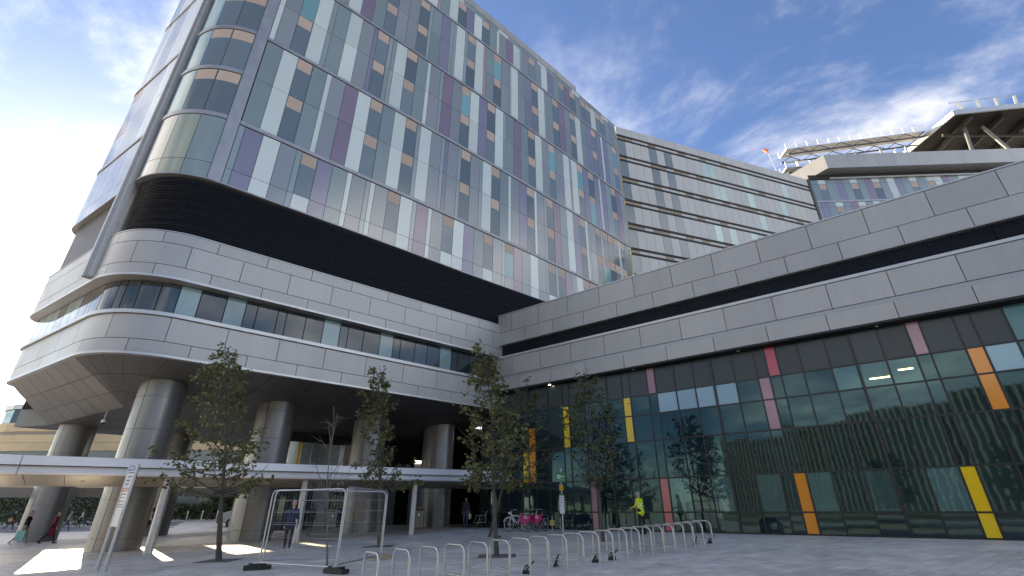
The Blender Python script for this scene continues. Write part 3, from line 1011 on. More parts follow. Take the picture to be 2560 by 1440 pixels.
# tapered end of the roof edge
q0, q1 = E0 + dE * 2.2 + nE * 1.6, E0 + dE * (-1.0) - nE * 3.5
mb = MB()
mb.quad(Vector((q0.x, q0.y, 47.72)), Vector((q0.x, q0.y, 50.2)), Vector((q1.x, q1.y, 50.2)), Vector((q1.x, q1.y, 47.72)))
q2, q3 = E0 + dE * 2.2 - nE * 4, q1 + dE * 0.3
mb.quad(Vector((q0.x, q0.y, 50.2)), Vector((q2.x, q2.y, 50.2)), Vector((q3.x, q3.y, 50.2)), Vector((q1.x, q1.y, 50.2)))
mb.quad(Vector((q0.x, q0.y, 47.72)), Vector((q1.x, q1.y, 47.72)), Vector((q2.x, q2.y, 47.72)))
mesh_obj("roof_end", mb.mesh("roof_end", ALU), farw, world=True)
mb = MB()
pp = [E0 + dE * 2.2 + nE * 1.25, E0 + dE * LE + nE * 1.25, E0 + dE * LE - nE * 16, E0 + dE * 2.2 - nE * 16]
mb.prism([(q.x, q.y) for q in pp], 49.7, 49.9)
mesh_obj("roof_deck", mb.mesh("roof_deck", ROOF), farw, world=True)

heli = thing("rooftop_helideck", "raised rooftop helideck on slanting steel legs with white edge posts", "helideck", (90, 66, 50))
HZ = 60.0
DKU = mat("deck_underside", (0.014, 0.015, 0.017), 0.6, 0.3, nscale=0.6, namt=0.15)
mb = MB()
deck = [(71.2, 56.2), (84, 54.2), (104, 54.0), (116, 62), (116, 84), (78, 84), (70.5, 66)]
mb.prism(deck, HZ - 0.5, HZ)
mesh_obj("deck_slab", mb.mesh("deck_slab", DKU), heli, world=True)
for (x0, y0), (x1, y1) in zip(deck, deck[1:] + deck[:1]):
    mb = MB(); mb.beam((x0, y0, HZ - 0.35), (x1, y1, HZ - 0.35), 0.25, 0.9)
    mesh_obj("edge_beam", mb.mesh("edge_beam", STEEL), heli, world=True)
for x in range(74, 116, 5):
    mb = MB(); mb.beam((x, 56.5, HZ - 0.9), (x + 4, 84, HZ - 0.9), 0.35, 0.8)
    mesh_obj("deck_beam", mb.mesh("deck_beam", DKSTEEL), heli, world=True)
for y in (60, 67, 74):
    mb = MB(); mb.beam((72, y, HZ - 1.5), (115, y, HZ - 1.5), 0.3, 0.5)
    mesh_obj("cross_beam", mb.mesh("cross_beam", DKSTEEL), heli, world=True)
for x, y, dx in ((72.5, 58, 2.0), (81, 58, 3.5), (81, 58, -3.5), (91, 58, 4), (91, 58, -4), (101, 58, 4), (76, 68, 2), (86, 68, 3), (96, 68, -3), (106, 68, 3)):
    mb = MB(); mb.tube([(x, y, 49.5), (x + dx, y + 0.5, HZ - 1.0)], 0.26, 10)
    mesh_obj("leg", mb.mesh("leg", mat("leg_grey", (0.14, 0.145, 0.15), 0.5, 0.4)), heli, world=True)
for (x0, y0), (x1, y1) in zip(deck, deck[1:]):
    n_ = max(2, int(math.hypot(x1 - x0, y1 - y0) / 2.4))
    for i in range(n_):
        t = (i + 0.5) / n_
        x, y = x0 + (x1 - x0) * t, y0 + (y1 - y0) * t
        dx, dy = x - 93, y - 69
        L_ = math.hypot(dx, dy)
        mb = MB(); mb.beam((x, y, HZ + 0.05), (x + dx / L_ * 0.9, y + dy / L_ * 0.9, HZ + 1.15), 0.34, 0.10)
        mesh_obj("net_bracket", mb.mesh("net_bracket", WHITE), heli, world=True)
    mb = MB()
    ux, uy = (x0 + x1) / 2 - 93, (y0 + y1) / 2 - 69
    a_ = Vector((x0, y0, HZ + 1.2)) + Vector((x0 - 93, y0 - 69, 0)).normalized() * 0.95
    b_ = Vector((x1, y1, HZ + 1.2)) + Vector((x1 - 93, y1 - 69, 0)).normalized() * 0.95
    mb.tube([a_, b_], 0.05, 6)
    mesh_obj("net_rail", mb.mesh("net_rail", STEEL), heli, world=True)
# access ramp
rampw = thing("helideck_ramp", "steel lattice ramp with white railings leading up to the helideck", "ramp", (58, 63, 50))
def ramp_part(pa, pb, wd=2.2, rails=True):
    pa, pb = Vector(pa), Vector(pb)
    d = (pb - pa); dh = Vector((d.x, d.y, 0)).normalized(); sd = Vector((-dh.y, dh.x, 0))
    mb = MB(); mb.beam(pa, pb, wd, 0.14); mesh_obj("walkway_floor", mb.mesh("walkway_floor", STEEL), rampw, world=True)
    for sgn in (-1, 1):
        o_ = sd * sgn * wd / 2
        mb = MB(); mb.beam(pa + o_ - Z * 1.1, pb + o_ - Z * 1.1, 0.16, 0.2); mesh_obj("chord", mb.mesh("chord", DKSTEEL), rampw, world=True)
        n_ = int(d.length / 1.9)
        for i in range(n_):
            q0_ = pa.lerp(pb, i / n_) + o_; q1_ = pa.lerp(pb, (i + 1) / n_) + o_
            mb = MB()
            if i % 2: mb.beam(q0_ - Z * 0.1, q1_ - Z * 1.1, 0.09, 0.09)
            else: mb.beam(q0_ - Z * 1.1, q1_ - Z * 0.1, 0.09, 0.09)
            mesh_obj("lattice_bar", mb.mesh("lattice_bar", DKSTEEL), rampw, world=True)
            mb = MB(); mb.beam(q0_, q0_ + Z * 1.15, 0.07, 0.07); mesh_obj("rail_post", mb.mesh("rail_post", WHITE), rampw, world=True)
        for h in (0.55, 0.85, 1.15):
            mb = MB(); mb.tube([pa + o_ + Z * h, pb + o_ + Z * h], 0.035, 6); mesh_obj("railing", mb.mesh("railing", WHITE), rampw, world=True)
ramp_part((45.8, 62, 56.3), (70.5, 62, 60.3))
ramp_part((45.9, 63.2, 53.6), (58.5, 63.0, 54.6), 1.8)
for x, zt_ in ((48, 56.4), (53, 57.2), (58.5, 58.1), (63, 58.9), (67.5, 59.5)):
    mb = MB(); mb.tube([(x, 62.9, 49.6), (x, 62.4, zt_ - 1.1)], 0.15, 8); mesh_obj("leg", mb.mesh("leg", STEEL), rampw, world=True)
mast = thing("wind_mast", "slim rooftop mast with a small orange wind indicator beside the ramp", "mast", (43.2, 62, 50))
mb = MB(); mb.tube([(44.6, 62, 47), (43.4, 62, 56.6)], 0.08, 6); mesh_obj("pole", mb.mesh("pole", STEEL), mast, world=True)
mb = MB(); mb.tube([(43.3, 62, 56.8), (42.7, 62.1, 57.4)], [0.38, 0.14], 8); mesh_obj("wind_sock", mb.mesh("wind_sock", mat("orange_cloth", (0.7, 0.16, 0.08), 0.7)), mast, world=True)

# ================================================================== LOBBY under the tower
lob = thing("lobby_block", "dark glazed lobby with grey wall panels under the tower", "building", A_pt(-2, 13, 0))
LBW = mat("lobby_panel", (0.20, 0.235, 0.255), 0.35, 0.2, var=0.06)
LBG = mat("lobby_glass", (0.02, 0.03, 0.034), 0.05, ior=1.5, var=0.3)
def lslab(name, s0, s1, z0, z1, front, back, m, o=12.0, par=None):
    return slab(name, par or lob, A_pt(s0, o), A_pt(s1, o), front, back, z0, z1, m, nA)
lx = [(-9.6, -8.6, 'g'), (-8.6, -7.4, 'g'), (-7.4, -6.2, 'p'), (-6.2, -5.0, 'g'), (-5.0, -3.6, 'p'), (-3.6, -2.4, 'g'), (-2.4, -0.9, 'p'), (-0.9, 0.3, 'd'), (0.3, 1.3, 'p'), (1.3, 2.3, 'p'), (2.3, 3.3, 'g'), (3.3, 4.3, 'g'), (4.3, 7.5, 'd')]
for a, b, t in lx:
    if t == 'p': lslab("wall_panel", a + 0.015, b - 0.015, 0.4, 3.4, 0, -0.1, LBW)
    elif t == 'g': lslab("glass_pane", a + 0.03, b - 0.03, 0.45, 3.4, 0, -0.06, LBG)
    else: lslab("door_leaf", a + 0.03, b - 0.03, 0.45, 2.9, -0.1, -0.16, mat("lobby_door", (0.006, 0.007, 0.009), 0.3))
lslab("lintel", -9.6, 7.5, 3.42, 3.9, 0.05, -0.2, TRIM)
# upper level: glazing, blinds, colour strip; two real openings let the sky through
up = [(-9.6, -9.0, GWHITE, "pale_panel"), (-9.0, -8.75, YEL, "yellow_panel"), (-8.75, -8.0, LBW, "wall_panel"), (-8.0, -7.3, LBW, "wall_panel"), (-7.3, -6.6, LBW, "wall_panel"), (-6.6, -5.9, LBW, "wall_panel"), (-5.9, -5.55, GWHITE, "pale_panel"), (-5.55, -5.1, RPO, "brown_panel")]
for a, b, m, nm in up:
    lslab(nm, a + 0.02, b - 0.02, 3.92, 6.2, 0, -0.1, m)
lslab("wall_panel", -4.15, -3.1, 3.92, 6.84, 0, -0.1, DARKGAP)
lslab("window_post", -4.65, -4.59, 3.92, 5.9, 0, -0.08, MULL)
lslab("wall_panel", -3.1, 0.55, 3.92, 6.84, 0, -0.1, DARKGAP)
lslab("wall_panel", -5.1, -4.15, 5.6, 6.84, 0, -0.1, DARKGAP)
lslab("window_post", 1.2, 1.26, 3.92, 5.4, 0, -0.08, MULL)
lslab("wall_panel", 2.1, 15.0, 3.92, 6.84, 0, -0.1, DARKGAP)
lslab("wall_panel", 0.55, 2.1, 5.5, 6.84, 0, -0.1, DARKGAP)
lslab("bulkhead", -9.6, -5.1, 6.2, 6.84, 0.02, -0.1, DARKGAP)
lslab("side_wall", 7.5, 7.7, 0.3, 6.84, 6.5, -8, DARKGAP)
lslab("back_wall", -6.5, 8.5, 0.0, 3.9, -6.0, -6.2, DARKGAP)
slab("end_wall", lob, A_pt(-9.6, 12.1), A_pt(-9.6, 18), 0.05, -0.05, 0.2, 3.9, LBG, -dA)
lslab("lobby_slab", -9.6, 8.5, 3.905, 3.92, -0.2, -6.0, DARKGAP)
# ================================================================== BACKGROUND
SAND = mat("sandstone", (0.50, 0.39, 0.25), 0.85, var=0.10, nscale=0.5, namt=0.10)
SANDD = mat("sandstone_ledge", (0.26, 0.23, 0.19), 0.8, nscale=0.5, namt=0.1)
stone = thing("stone_office_building", "curved buff sandstone building with ribbon windows seen beyond the undercroft", "building", (-62, 78, 0))
arc = []
for i in range(9):
    t = R(200 - 13 * i)
    arc.append((-76 + 9 * math.cos(t) * 1.0, 84 + 9 * math.sin(t)))
front = [(-76, 75.0), (-20, 72.0)]
arc = [(-76 - 9 * math.cos(R(a)), 84 - 9 * math.sin(R(a))) for a in range(0, 91, 15)] + [(-48, 74.0), (-20, 73.0)]
mb = MB(); mb.prism(arc + [(-20, 92), (-85, 92)], 0, 16.9)
mesh_obj("core_wall", mb.mesh("core_wall", mat("office_glass_dark", (0.05, 0.07, 0.09), 0.15, ior=1.6)), stone, world=True)
def along(poly, step):
    out = []
    for (x0, y0), (x1, y1) in zip(poly, poly[1:]):
        L_ = math.hypot(x1 - x0, y1 - y0)
        n_ = max(1, round(L_ / step))
        for i in range(n_):
            out.append(((x0 + (x1 - x0) * i / n_, y0 + (y1 - y0) * i / n_), (x0 + (x1 - x0) * (i + 1) / n_, y0 + (y1 - y0) * (i + 1) / n_)))
    return out
back = Vector((0.2, -1, 0))
for k, (z0, z1) in enumerate(((9.9, 11.1), (11.1, 12.3), (12.75, 14.1))):
    for a_, b_ in along(arc, 2.6 if k != 1 else 3.1):
        slab("stone_block", stone, a_, b_, 0.25, 0.02, z0 + 0.02, z1 - 0.02, SAND, back)
for a_, b_ in along(arc, 9):
    slab("ledge", stone, a_, b_, 0.12, -0.1, 12.3, 12.75, SANDD, back)
    slab("roof_edge", stone, a_, b_, 0.35, -0.3, 16.2, 16.95, CAP, back)
    slab("stone_band", stone, a_, b_, 0.22, -0.1, 4.2, 6.4, SAND, back)
for i, (a_, b_) in enumerate(along(arc, 1.9)):
    slab("window_pane", stone, (a_[0] * 0.96 + b_[0] * 0.04, a_[1] * 0.96 + b_[1] * 0.04), (b_[0] * 0.96 + a_[0] * 0.04, b_[1] * 0.96 + a_[1] * 0.04), 0.08, 0.0, 14.15, 16.15, (PWINL, WINL, PWIN)[i % 3], back)

LEAF = None
def leaf_material(name, c1, c2):
    m = bpy.data.materials.new(name); m.use_nodes = True
    N, L = m.node_tree.nodes, m.node_tree.links
    b = N["Principled BSDF"]; b.inputs["Roughness"].default_value = 0.5
    g = N.new("ShaderNodeNewGeometry")
    r = N.new("ShaderNodeValToRGB")
    r.color_ramp.elements[0].color = (*c1, 1); r.color_ramp.elements[1].color = (*c2, 1)
    L.new(g.outputs["Random Per Island"], r.inputs[0])
    L.new(r.outputs[0], b.inputs["Base Color"])
    tr = N.new("ShaderNodeBsdfTranslucent"); L.new(r.outputs[0], tr.inputs["Color"])
    mx = N.new("ShaderNodeMixShader"); mx.inputs[0].default_value = 0.22
    L.new(b.outputs[0], mx.inputs[1]); L.new(tr.outputs[0], mx.inputs[2])
    L.new(mx.outputs[0], N["Material Output"].inputs[0])
    return m
LEAF = leaf_material("olive_leaves", (0.045, 0.055, 0.015), (0.16, 0.16, 0.05))
LEAFD = leaf_material("dark_leaves", (0.025, 0.04, 0.015), (0.10, 0.125, 0.045))
BARK = mat("bark", (0.075, 0.062, 0.05), 0.85, nscale=14, namt=0.3, bump=0.01, bscale=30)
BARKY = mat("young_bark", (0.13, 0.115, 0.095), 0.8, nscale=14, namt=0.25)

def add_leaf(mb, c, d, size, r):
    d = Vector(d)
    u = d.normalized()
    s = u.cross(Vector((r.uniform(-1, 1), r.uniform(-1, 1), r.uniform(-1, 1))))
    if s.length < 1e-3: s = Vector((1, 0, 0))
    s = s.normalized() * size * 0.36
    k = len(mb.v)
    c = Vector(c)
    mid = c + u * size * 0.5
    nrm = u.cross(s).normalized() * size * 0.12
    mb.v += [tuple(c), tuple(mid + s + nrm), tuple(c + u * size), tuple(mid - s + nrm)]
    mb.f.append((k, k + 1, k + 2, k + 3)); mb.mi.append(0)

def hedge(name, label, p0, p1, depth, h, n, seed, leaf=LEAFD):
    r = random.Random(seed)
    t = thing(name, label, "hedge", ((p0[0] + p1[0]) / 2, (p0[1] + p1[1]) / 2, 0))
    mb = MB()
    d = Vector((p1[0] - p0[0], p1[1] - p0[1], 0)); L_ = d.length; d /= L_
    nn = Vector((d.y, -d.x, 0))
    for i in range(n):
        a = r.uniform(0, L_)
        top = h * (0.75 + 0.35 * noise.noise(Vector((a * 0.25, seed, 0))) + 0.12 * noise.noise(Vector((a * 1.3, seed, 2))))
        z = top * (r.random() ** 0.7)
        off = r.uniform(-depth, depth) * (1 - 0.35 * z / h)
        p = Vector((p0[0], p0[1], 0)) + d * a + nn * off
        p.z = ground_z(p.x, p.y) + z
        add_leaf(mb, p, (r.uniform(-1, 1), r.uniform(-1, 1), r.uniform(-0.6, 0.8)), r.uniform(0.22, 0.42), r)
    o = mesh_obj("foliage", mb.mesh("foliage", leaf), t, world=True)
    tag(o, kind="stuff")
    mb = MB()
    for i in range(int(L_ / 1.2)):
        q = Vector((p0[0], p0[1], 0)) + d * (i * 1.2 + 0.4)
        g = ground_z(q.x, q.y)
        mb.tube([(q.x, q.y, g - 0.1), (q.x + r.uniform(-.2, .2), q.y, g + h * 0.7)], [0.05, 0.02], 5)
    o = mesh_obj("stems", mb.mesh("stems", BARK), t, world=True)
    tag(o, kind="stuff")
    return t
hedge("hedge", "dark tall hedge beyond the road, left of the nearest front column", (-88, 66), (-44, 61.5), 1.1, 4.6, 9000, 3)
hedge("hedge", "green shrubs beyond the road, between the columns left of the parked van", (-43.5, 61), (-27, 60.0), 0.9, 2.6, 3800, 4)
hedge("hedge", "dark bank of trees far left below the canopy", (-112, 72), (-84, 66), 2.0, 6.0, 4200, 9)

# road and kerb beyond the undercroft
ASPH = mat("asphalt", (0.16, 0.16, 0.165), 0.8, nscale=2.5, namt=0.2)
def ground_strip(name, pts_l, pts_r, m, lift):
    mb = MB()
    for a_, b_ in zip(pts_l, pts_r):
        mb.v.append((a_[0], a_[1], ground_z(*a_) + lift)); mb.v.append((b_[0], b_[1], ground_z(*b_) + lift))
    for i in range(len(pts_l) - 1):
        mb.f.append((2 * i, 2 * i + 1, 2 * i + 3, 2 * i + 2)); mb.mi.append(0)
    o = mesh_obj(name, mb.mesh(name, m)); tag(o, kind="structure"); return o
def line_pts(p0, p1, n): return [(p0[0] + (p1[0] - p0[0]) * i / n, p0[1] + (p1[1] - p0[1]) * i / n) for i in range(n + 1)]
ground_strip("access_road", line_pts((-110, 50), (-12, 47.5), 40), line_pts((-110, 63), (-12, 57.5), 40), ASPH, 0.004)
kb = thing("road_kerb", "pale granite kerb along the far side of the road", "kerb", (-50, 59.6, 0))
kp = line_pts((-100, 62.6), (-14, 57.8), 60)
for (x0, y0), (x1, y1) in zip(kp, kp[1:]):
    mbk = MB(); mbk.beam((x0, y0, ground_z(x0, y0) + 0.05), (x1, y1, ground_z(x1, y1) + 0.05), 0.25, 0.14)
    mesh_obj("kerb_stone", mbk.mesh("kerb_stone", mat("kerb_granite", (0.42, 0.40, 0.38), 0.8, var=0.1)), kb, world=True)
# low wall and post by the shrubs
lw = thing("brown_gate_pier", "pale brown pier beyond the road, left of the parked van", "pier", (-29.6, 58.6, 0))
g = ground_z(-29.6, 58.6)
mb = MB(); mb.box((-29.6, 58.6, g + 1.6), (0.55, 0.55, 3.3)); mb.box((-29.6, 58.6, g + 3.3), (0.7, 0.7, 0.14))
mesh_obj("shaft", mb.mesh("shaft", mat("brown_render", (0.30, 0.22, 0.16), 0.85, nscale=2, namt=0.12)), lw, world=True)
bw = thing("rear_block_wall", "plain grey wall of a block beyond the road, behind the van", "building", (-18, 66, 0))
mb = MB(); mb.box((-17.5, 66, 3.4), (22, 5, 6.8)); mesh_obj("wall", mb.mesh("wall", mat("grey_render", (0.23, 0.23, 0.23), 0.85, nscale=0.6, namt=0.12)), bw, world=True)
mb = MB(); mb.box((-17.5, 66, 6.95), (22.4, 5.4, 0.3)); mesh_obj("roof", mb.mesh("roof", CAP), bw, world=True)
for i in range(6):
    mb = MB(); mb.box((-26 + i * 3.3, 63.45, 4.2), (1.9, 0.1, 1.5)); mesh_obj("window", mb.mesh("window", PWIN), bw, world=True)
for i, (x, y) in enumerate(((-36.3, 58.4), (-34.6, 58.3), (-32.8, 58.1))):
    b_ = thing("bollard", ["first", "second", "third"][i] + " white-capped bollard from the left, by the shrubs beyond the road", "bollard", (x, y, ground_z(x, y)), 0, "bollards by the shrubs")
    mb = MB(); mb.tube([(0, 0, -0.05), (0, 0, 0.85)], 0.06, 8); mesh_obj("shaft", mb.mesh("shaft", STEEL), b_)
    mb = MB(); mb.tube([(0, 0, 0.85), (0, 0, 1.05)], 0.07, 8); mesh_obj("cap", mb.mesh("cap", WHITE), b_)
# distant ridge at the left edge
hb = MB()
prev = None
for i in range(40):
    a = R(-75 + 2.2 * i)
    x, y = 700 * math.sin(a), 700 * math.cos(a)
    h = 20 + 7 * noise.noise(Vector((i * 0.2, 0, 0)))
    hb.v += [(x, y, -5), (x, y, h), (x * 1.2, y * 1.2, h * 0.9), (x * 1.2, y * 1.2, -5)]
    if i:
        k = 4 * i
        for j in range(3): hb.f.append((k - 4 + j, k + j, k + j + 1, k - 4 + j + 1)); hb.mi.append(0)
hill = mesh_obj("distant_hills", hb.mesh("distant_hills", mat("hazy_hill", (0.32, 0.38, 0.40), 0.95, nscale=0.02, namt=0.2), smooth=True)); tag(hill, kind="structure")

# ================================================================== unseen blocks added behind the viewer to darken the glass wall's reflection
cp = thing("added_car_park", "multi-storey car park with vertical fins mirrored in the dark glass wall", "building", (-38, -52, 0))
CPW = mat("car_park_concrete", (0.10, 0.11, 0.11), 0.85, nscale=0.4, namt=0.15)
CPD = mat("car_park_dark", (0.025, 0.025, 0.025), 0.8)
mb = MB(); mb.box((-38, -56, 9), (92, 20, 18)); mesh_obj("core_wall", mb.mesh("core_wall", CPD), cp, world=True)
for k in range(6):
    mb = MB(); mb.box((-38, -45.9, 1.2 + 3.2 * k), (92.2, 0.5, 1.0)); mesh_obj("floor_edge", mb.mesh("floor_edge", CPW), cp, world=True)
FINM = mat("car_park_fin", (0.17, 0.185, 0.185), 0.6, var=0.1)
for i in range(76):
    box("fin", cp, (-83.5 + 1.2 * i, -45.4, 9.8), (0.28, 0.5, 16.5), 0, FINM)
sp = thing("added_plaza_block", "plain pale office block across the plaza mirrored in the dark glass wall", "building", (30, -40, 0))  # added block, out of view, keeps bright sky out of the glass
mb = MB(); mb.box((34, -44, 8), (40, 18, 16)); mesh_obj("wall", mb.mesh("wall", CPW), sp, world=True)
for k in range(4):
    for i in range(10):
        box("window", sp, (17 + 3.7 * i, -34.95, 3 + 3.6 * k), (2.4, 0.12, 1.9), 0, PWIN)
# ================================================================== STREET FURNITURE
ordn = ["first", "second", "third", "fourth", "fifth", "sixth", "seventh", "eighth", "ninth", "tenth", "eleventh", "twelfth", "thirteenth", "fourteenth", "fifteenth", "sixteenth", "seventeenth", "eighteenth", "nineteenth", "twentieth", "twenty-first"]
def arch_pts(w, h, r, n=6):
    pts = [(-w / 2, 0, -0.08), (-w / 2, 0, h - r)]
    for i in range(1, n + 1):
        a = math.pi - (math.pi / 2) * i / n
        pts.append((-w / 2 + r + r * math.cos(a), 0, h - r + r * math.sin(a)))
    for i in range(0, n + 1):
        a = math.pi / 2 - (math.pi / 2) * i / n
        pts.append((w / 2 - r + r * math.cos(a), 0, h - r + r * math.sin(a)))
    pts.append((w / 2, 0, -0.08))
    return pts
mb = MB(); mb.tube(arch_pts(0.80, 0.74, 0.16), 0.026, 10)
RACK_FRAME = smooth_by_angle(mb.mesh("hoop", STAIN), 50)
mb = MB(); mb.tube([(-0.39, 0, 0.165), (0.39, 0, 0.165)], 0.022, 8)
RACK_BAR = smooth_by_angle(mb.mesh("crossbar", STAIN), 50)
rack0 = Vector((0.43, 12.86, 0)); rstep = Vector((0.4857, 0.4521, 0))
rdir = Vector((-0.585, 0.811, 0))
for i in range(21):
    k = i - 6
    pr = rack0 + rstep * k
    c = pr + rdir * 0.40
    gl_, gr_ = ground_z(*(pr + rdir * 0.8)[:2]), ground_z(*pr[:2])
    where = "from the wire fence" 
    t = thing("bicycle_stand", f"{ordn[i]} steel bicycle hoop {where} in the long plaza row", "bicycle stand", (c.x, c.y, (gl_ + gr_) / 2), math.atan2(rdir.y, rdir.x) + R((i * 37 % 7 - 3) * 0.5), "bicycle hoops in the long plaza row")
    mesh_obj("hoop", RACK_FRAME, t); mesh_obj("crossbar", RACK_BAR, t)
# abandoned locks on some hoops
mb = MB()
lp = [(0.10 * math.cos(a * 0.5236), 0.05 * math.sin(a * 1.0472), 0.10 + 0.12 * math.sin(a * 0.5236)) for a in range(12)]
mb.tube(lp, 0.016, 6, closed=True)
mb.tube([(-0.08, 0.02, 0.06), (0.16, -0.05, 0.30)], 0.02, 6)
mb.box((0.02, 0.03, 0.07), (0.16, 0.05, 0.07))
LOCKM = mb.mesh("shackle", BLACK)
for i, (k, f, ang) in enumerate(((0, 0.15, 20), (2, 0.55, 75), (4, 0.2, 40), (5, 0.1, 10), (13, 0.45, 60), (14, 0.12, 15))):
    p = rack0 + rstep * k + rdir * 0.8 * f
    t = thing("bicycle_lock", f"black abandoned bicycle lock on the {ordn[k + 6]} plaza hoop from the wire fence", "lock", (p.x, p.y, ground_z(p.x, p.y) - 0.03), R(ang), "locks left on the plaza hoops")
    mesh_obj("shackle", LOCKM, t)

# temporary wire fence round the bare sapling
def fence_panel(label, p0, p1):
    p0, p1 = Vector((*p0, 0)), Vector((*p1, 0))
    d = p1 - p0; L_ = d.length; c = (p0 + p1) / 2
    g0, g1 = ground_z(*p0[:2]), ground_z(*p1[:2])
    t = thing("temporary_fence", label, "fence", (c.x, c.y, (g0 + g1) / 2), math.atan2(d.y, d.x), "temporary wire fence panels")
    h, r_ = 2.02, 0.16
    pts = arch_pts(L_ - 0.06, h, r_)
    pts = [(x, y, max(z, 0.02)) for x, y, z in pts]
    mb = MB(); mb.tube(pts, 0.021, 8); mesh_obj("tube_frame", smooth_by_angle(mb.mesh("tube_frame", STEEL), 50), t)
    mb = MB(); mb.tube([(-L_ / 2 + 0.03, 0, 0.16), (L_ / 2 - 0.03, 0, 0.16)], 0.019, 8); mesh_obj("bottom_rail", mb.mesh("bottom_rail", STEEL), t)
    mb = MB()
    n_ = int((L_ - 0.15) / 0.105)
    for i in range(1, n_):
        x = -L_ / 2 + 0.07 + (L_ - 0.14) * i / n_
        mb.tube([(x, 0, 0.16), (x, 0, h - 0.02)], 0.0013, 3, cap=False)
    o = mesh_obj("wire_mesh", mb.mesh("wire_mesh", STEEL), t); tag(o, kind="stuff")
    for z in (0.48, 0.80, 1.12, 1.44, 1.74):
        mb = MB(); mb.tube([(-L_ / 2 + 0.05, 0, z), (L_ / 2 - 0.05, 0, z)], 0.0042, 4); mesh_obj("cross_wire", mb.mesh("cross_wire", STEEL), t)
FL, FN, FR = (-7.15, 15.30), (-4.52, 14.02), (-4.12, 17.05)
fence_panel("wire fence panel facing the viewer, left of the bare sapling", FL, FN)
fence_panel("wire fence panel on the right side of the bare sapling", FN, FR)
fence_panel("wire fence panel behind the bare sapling", (FL[0] + 0.03, FL[1] + 0.12), (FR[0] - 0.05, FR[1] + 0.1))
for i, (p, lab, a) in enumerate(((FL, "black rubber foot under the left corner of the wire fence", 20), (FN, "black rubber foot under the near corner of the wire fence", -30), (FR, "sandy concrete foot under the far right corner of the wire fence", 60))):
    mb = MB(); mb.box((0, 0, 0.055), (0.70, 0.24, 0.11)); mb.box((0, 0, 0.12), (0.42, 0.19, 0.05)); mb.box((-0.2, 0, 0.15), (0.09, 0.12, 0.03)); mb.box((0.2, 0, 0.15), (0.09, 0.12, 0.03))
    o = mesh_obj("rubber_block" if i < 2 else "concrete_block", mb.mesh("fence_foot", BLACK if i < 2 else mat("sandy_block", (0.36, 0.29, 0.19), 0.9, nscale=4, namt=0.15)), None, Matrix.Translation((p[0], p[1], ground_z(*p))) @ Matrix.Rotation(R(a), 4, 'Z'))
    tag(o, lab, "fence block", "feet of the wire fence")

# directory sign
sg = thing("directory_sign", "tall two-legged directory sign with blue header and red stripe in front of the canopy", "sign", (-12.12, 16.08, ground_z(-12.12, 16.08)), math.atan2(-0.58, 0.72))
SGW = mat("sign_white", (0.66, 0.68, 0.70), 0.35)
for x in (-0.38, 0.38):
    mb = MB(); mb.tube([(x, 0, -0.05), (x, 0, 2.95)], 0.05, 12); mesh_obj("leg", smooth_by_angle(mb.mesh("leg", STEEL)), sg)
mb = MB(); mb.box((0, 0, 2.06), (0.70, 0.05, 1.70)); pb = mesh_obj("sign_panel", mb.mesh("sign_panel", SGW), sg)
def flat(name, par, x, z, w, h, m, y=-0.031):
    mb = MB(); mb.box((x, y, z), (w, 0.008, h)); return mesh_obj(name, mb.mesh(name, m), par, W[sg.name] if par is pb else None)
BLU = mat("sign_blue", (0.035, 0.06, 0.32), 0.35); TXT = mat("sign_print", (0.09, 0.10, 0.13), 0.5)
flat("header", pb, 0, 2.83, 0.68, 0.14, BLU)
flat("print_line", pb, -0.02, 2.83, 0.4, 0.035, SGW, -0.037)
for z, w, x in ((2.70, 0.5, 0.02), (2.58, 0.34, 0.02), (2.47, 0.3, -0.05), (2.36, 0.28, -0.05)):
    flat("print_line", pb, x, z, w, 0.04, TXT)
flat("red_stripe", pb, 0, 2.20, 0.68, 0.10, mat("sign_red", (0.55, 0.05, 0.045), 0.35))
flat("print_line", pb, 0.05, 2.20, 0.44, 0.03, SGW, -0.037)
for z, w in ((2.07, 0.25), (1.97, 0.2), (1.87, 0.32), (1.78, 0.3)):
    flat("print_line", pb, 0.03, z, w, 0.03, TXT)
    flat("print_mark", pb, -0.24, z, 0.06, 0.06, TXT)
flat("panel_joint", pb, 0, 1.71, 0.70, 0.025, TXT)
flat("map_sheet", pb, 0, 1.45, 0.56, 0.42, mat("map_paper", (0.58, 0.60, 0.60), 0.4, nscale=9, namt=0.12))
mb = MB(); mb.box((0, 0, 1.19), (0.78, 0.07, 0.05)); mesh_obj("cross_rail", mb.mesh("cross_rail", STEEL), sg)

# bus stop
bs = thing("bus_stop_sign", "bus stop pole with green flag, yellow box and white timetable by the glass wall", "bus stop", (2.62, 27.1, ground_z(2.62, 27.1)), R(-8))
mb = MB(); mb.tube([(0, 0, -0.05), (0, 0, 2.95)], 0.042, 10); mesh_obj("pole", mb.mesh("pole", STEEL), bs)
GRN = mat("flag_green", (0.02, 0.20, 0.075), 0.35)
def bpart(name, x, z, w, h, m, y=-0.05, d=0.03, par=None):
    mb = MB(); mb.box((x, y, z), (w, d, h)); return mesh_obj(name, mb.mesh(name, m), par or bs, W[bs.name])
fl = bpart("flag", 0, 2.62, 0.48, 0.50, GRN)
bpart("logo_mark", -0.10, 2.64, 0.17, 0.17, WHITE, -0.068, 0.006, fl)
bpart("logo_mark", -0.09, 2.64, 0.10, 0.05, GRN, -0.073, 0.005, fl)
bpart("print_line", 0.10, 2.64, 0.17, 0.05, SGW, -0.068, 0.006, fl)
bpart("print_line", 0.0, 2.47, 0.34, 0.022, SGW, -0.068, 0.006, fl)
mb = MB(); mb.ball((0, 0, 2.99), 0.055, 8, 6); mesh_obj("pole_cap", mb.mesh("pole_cap", WHITE), bs)
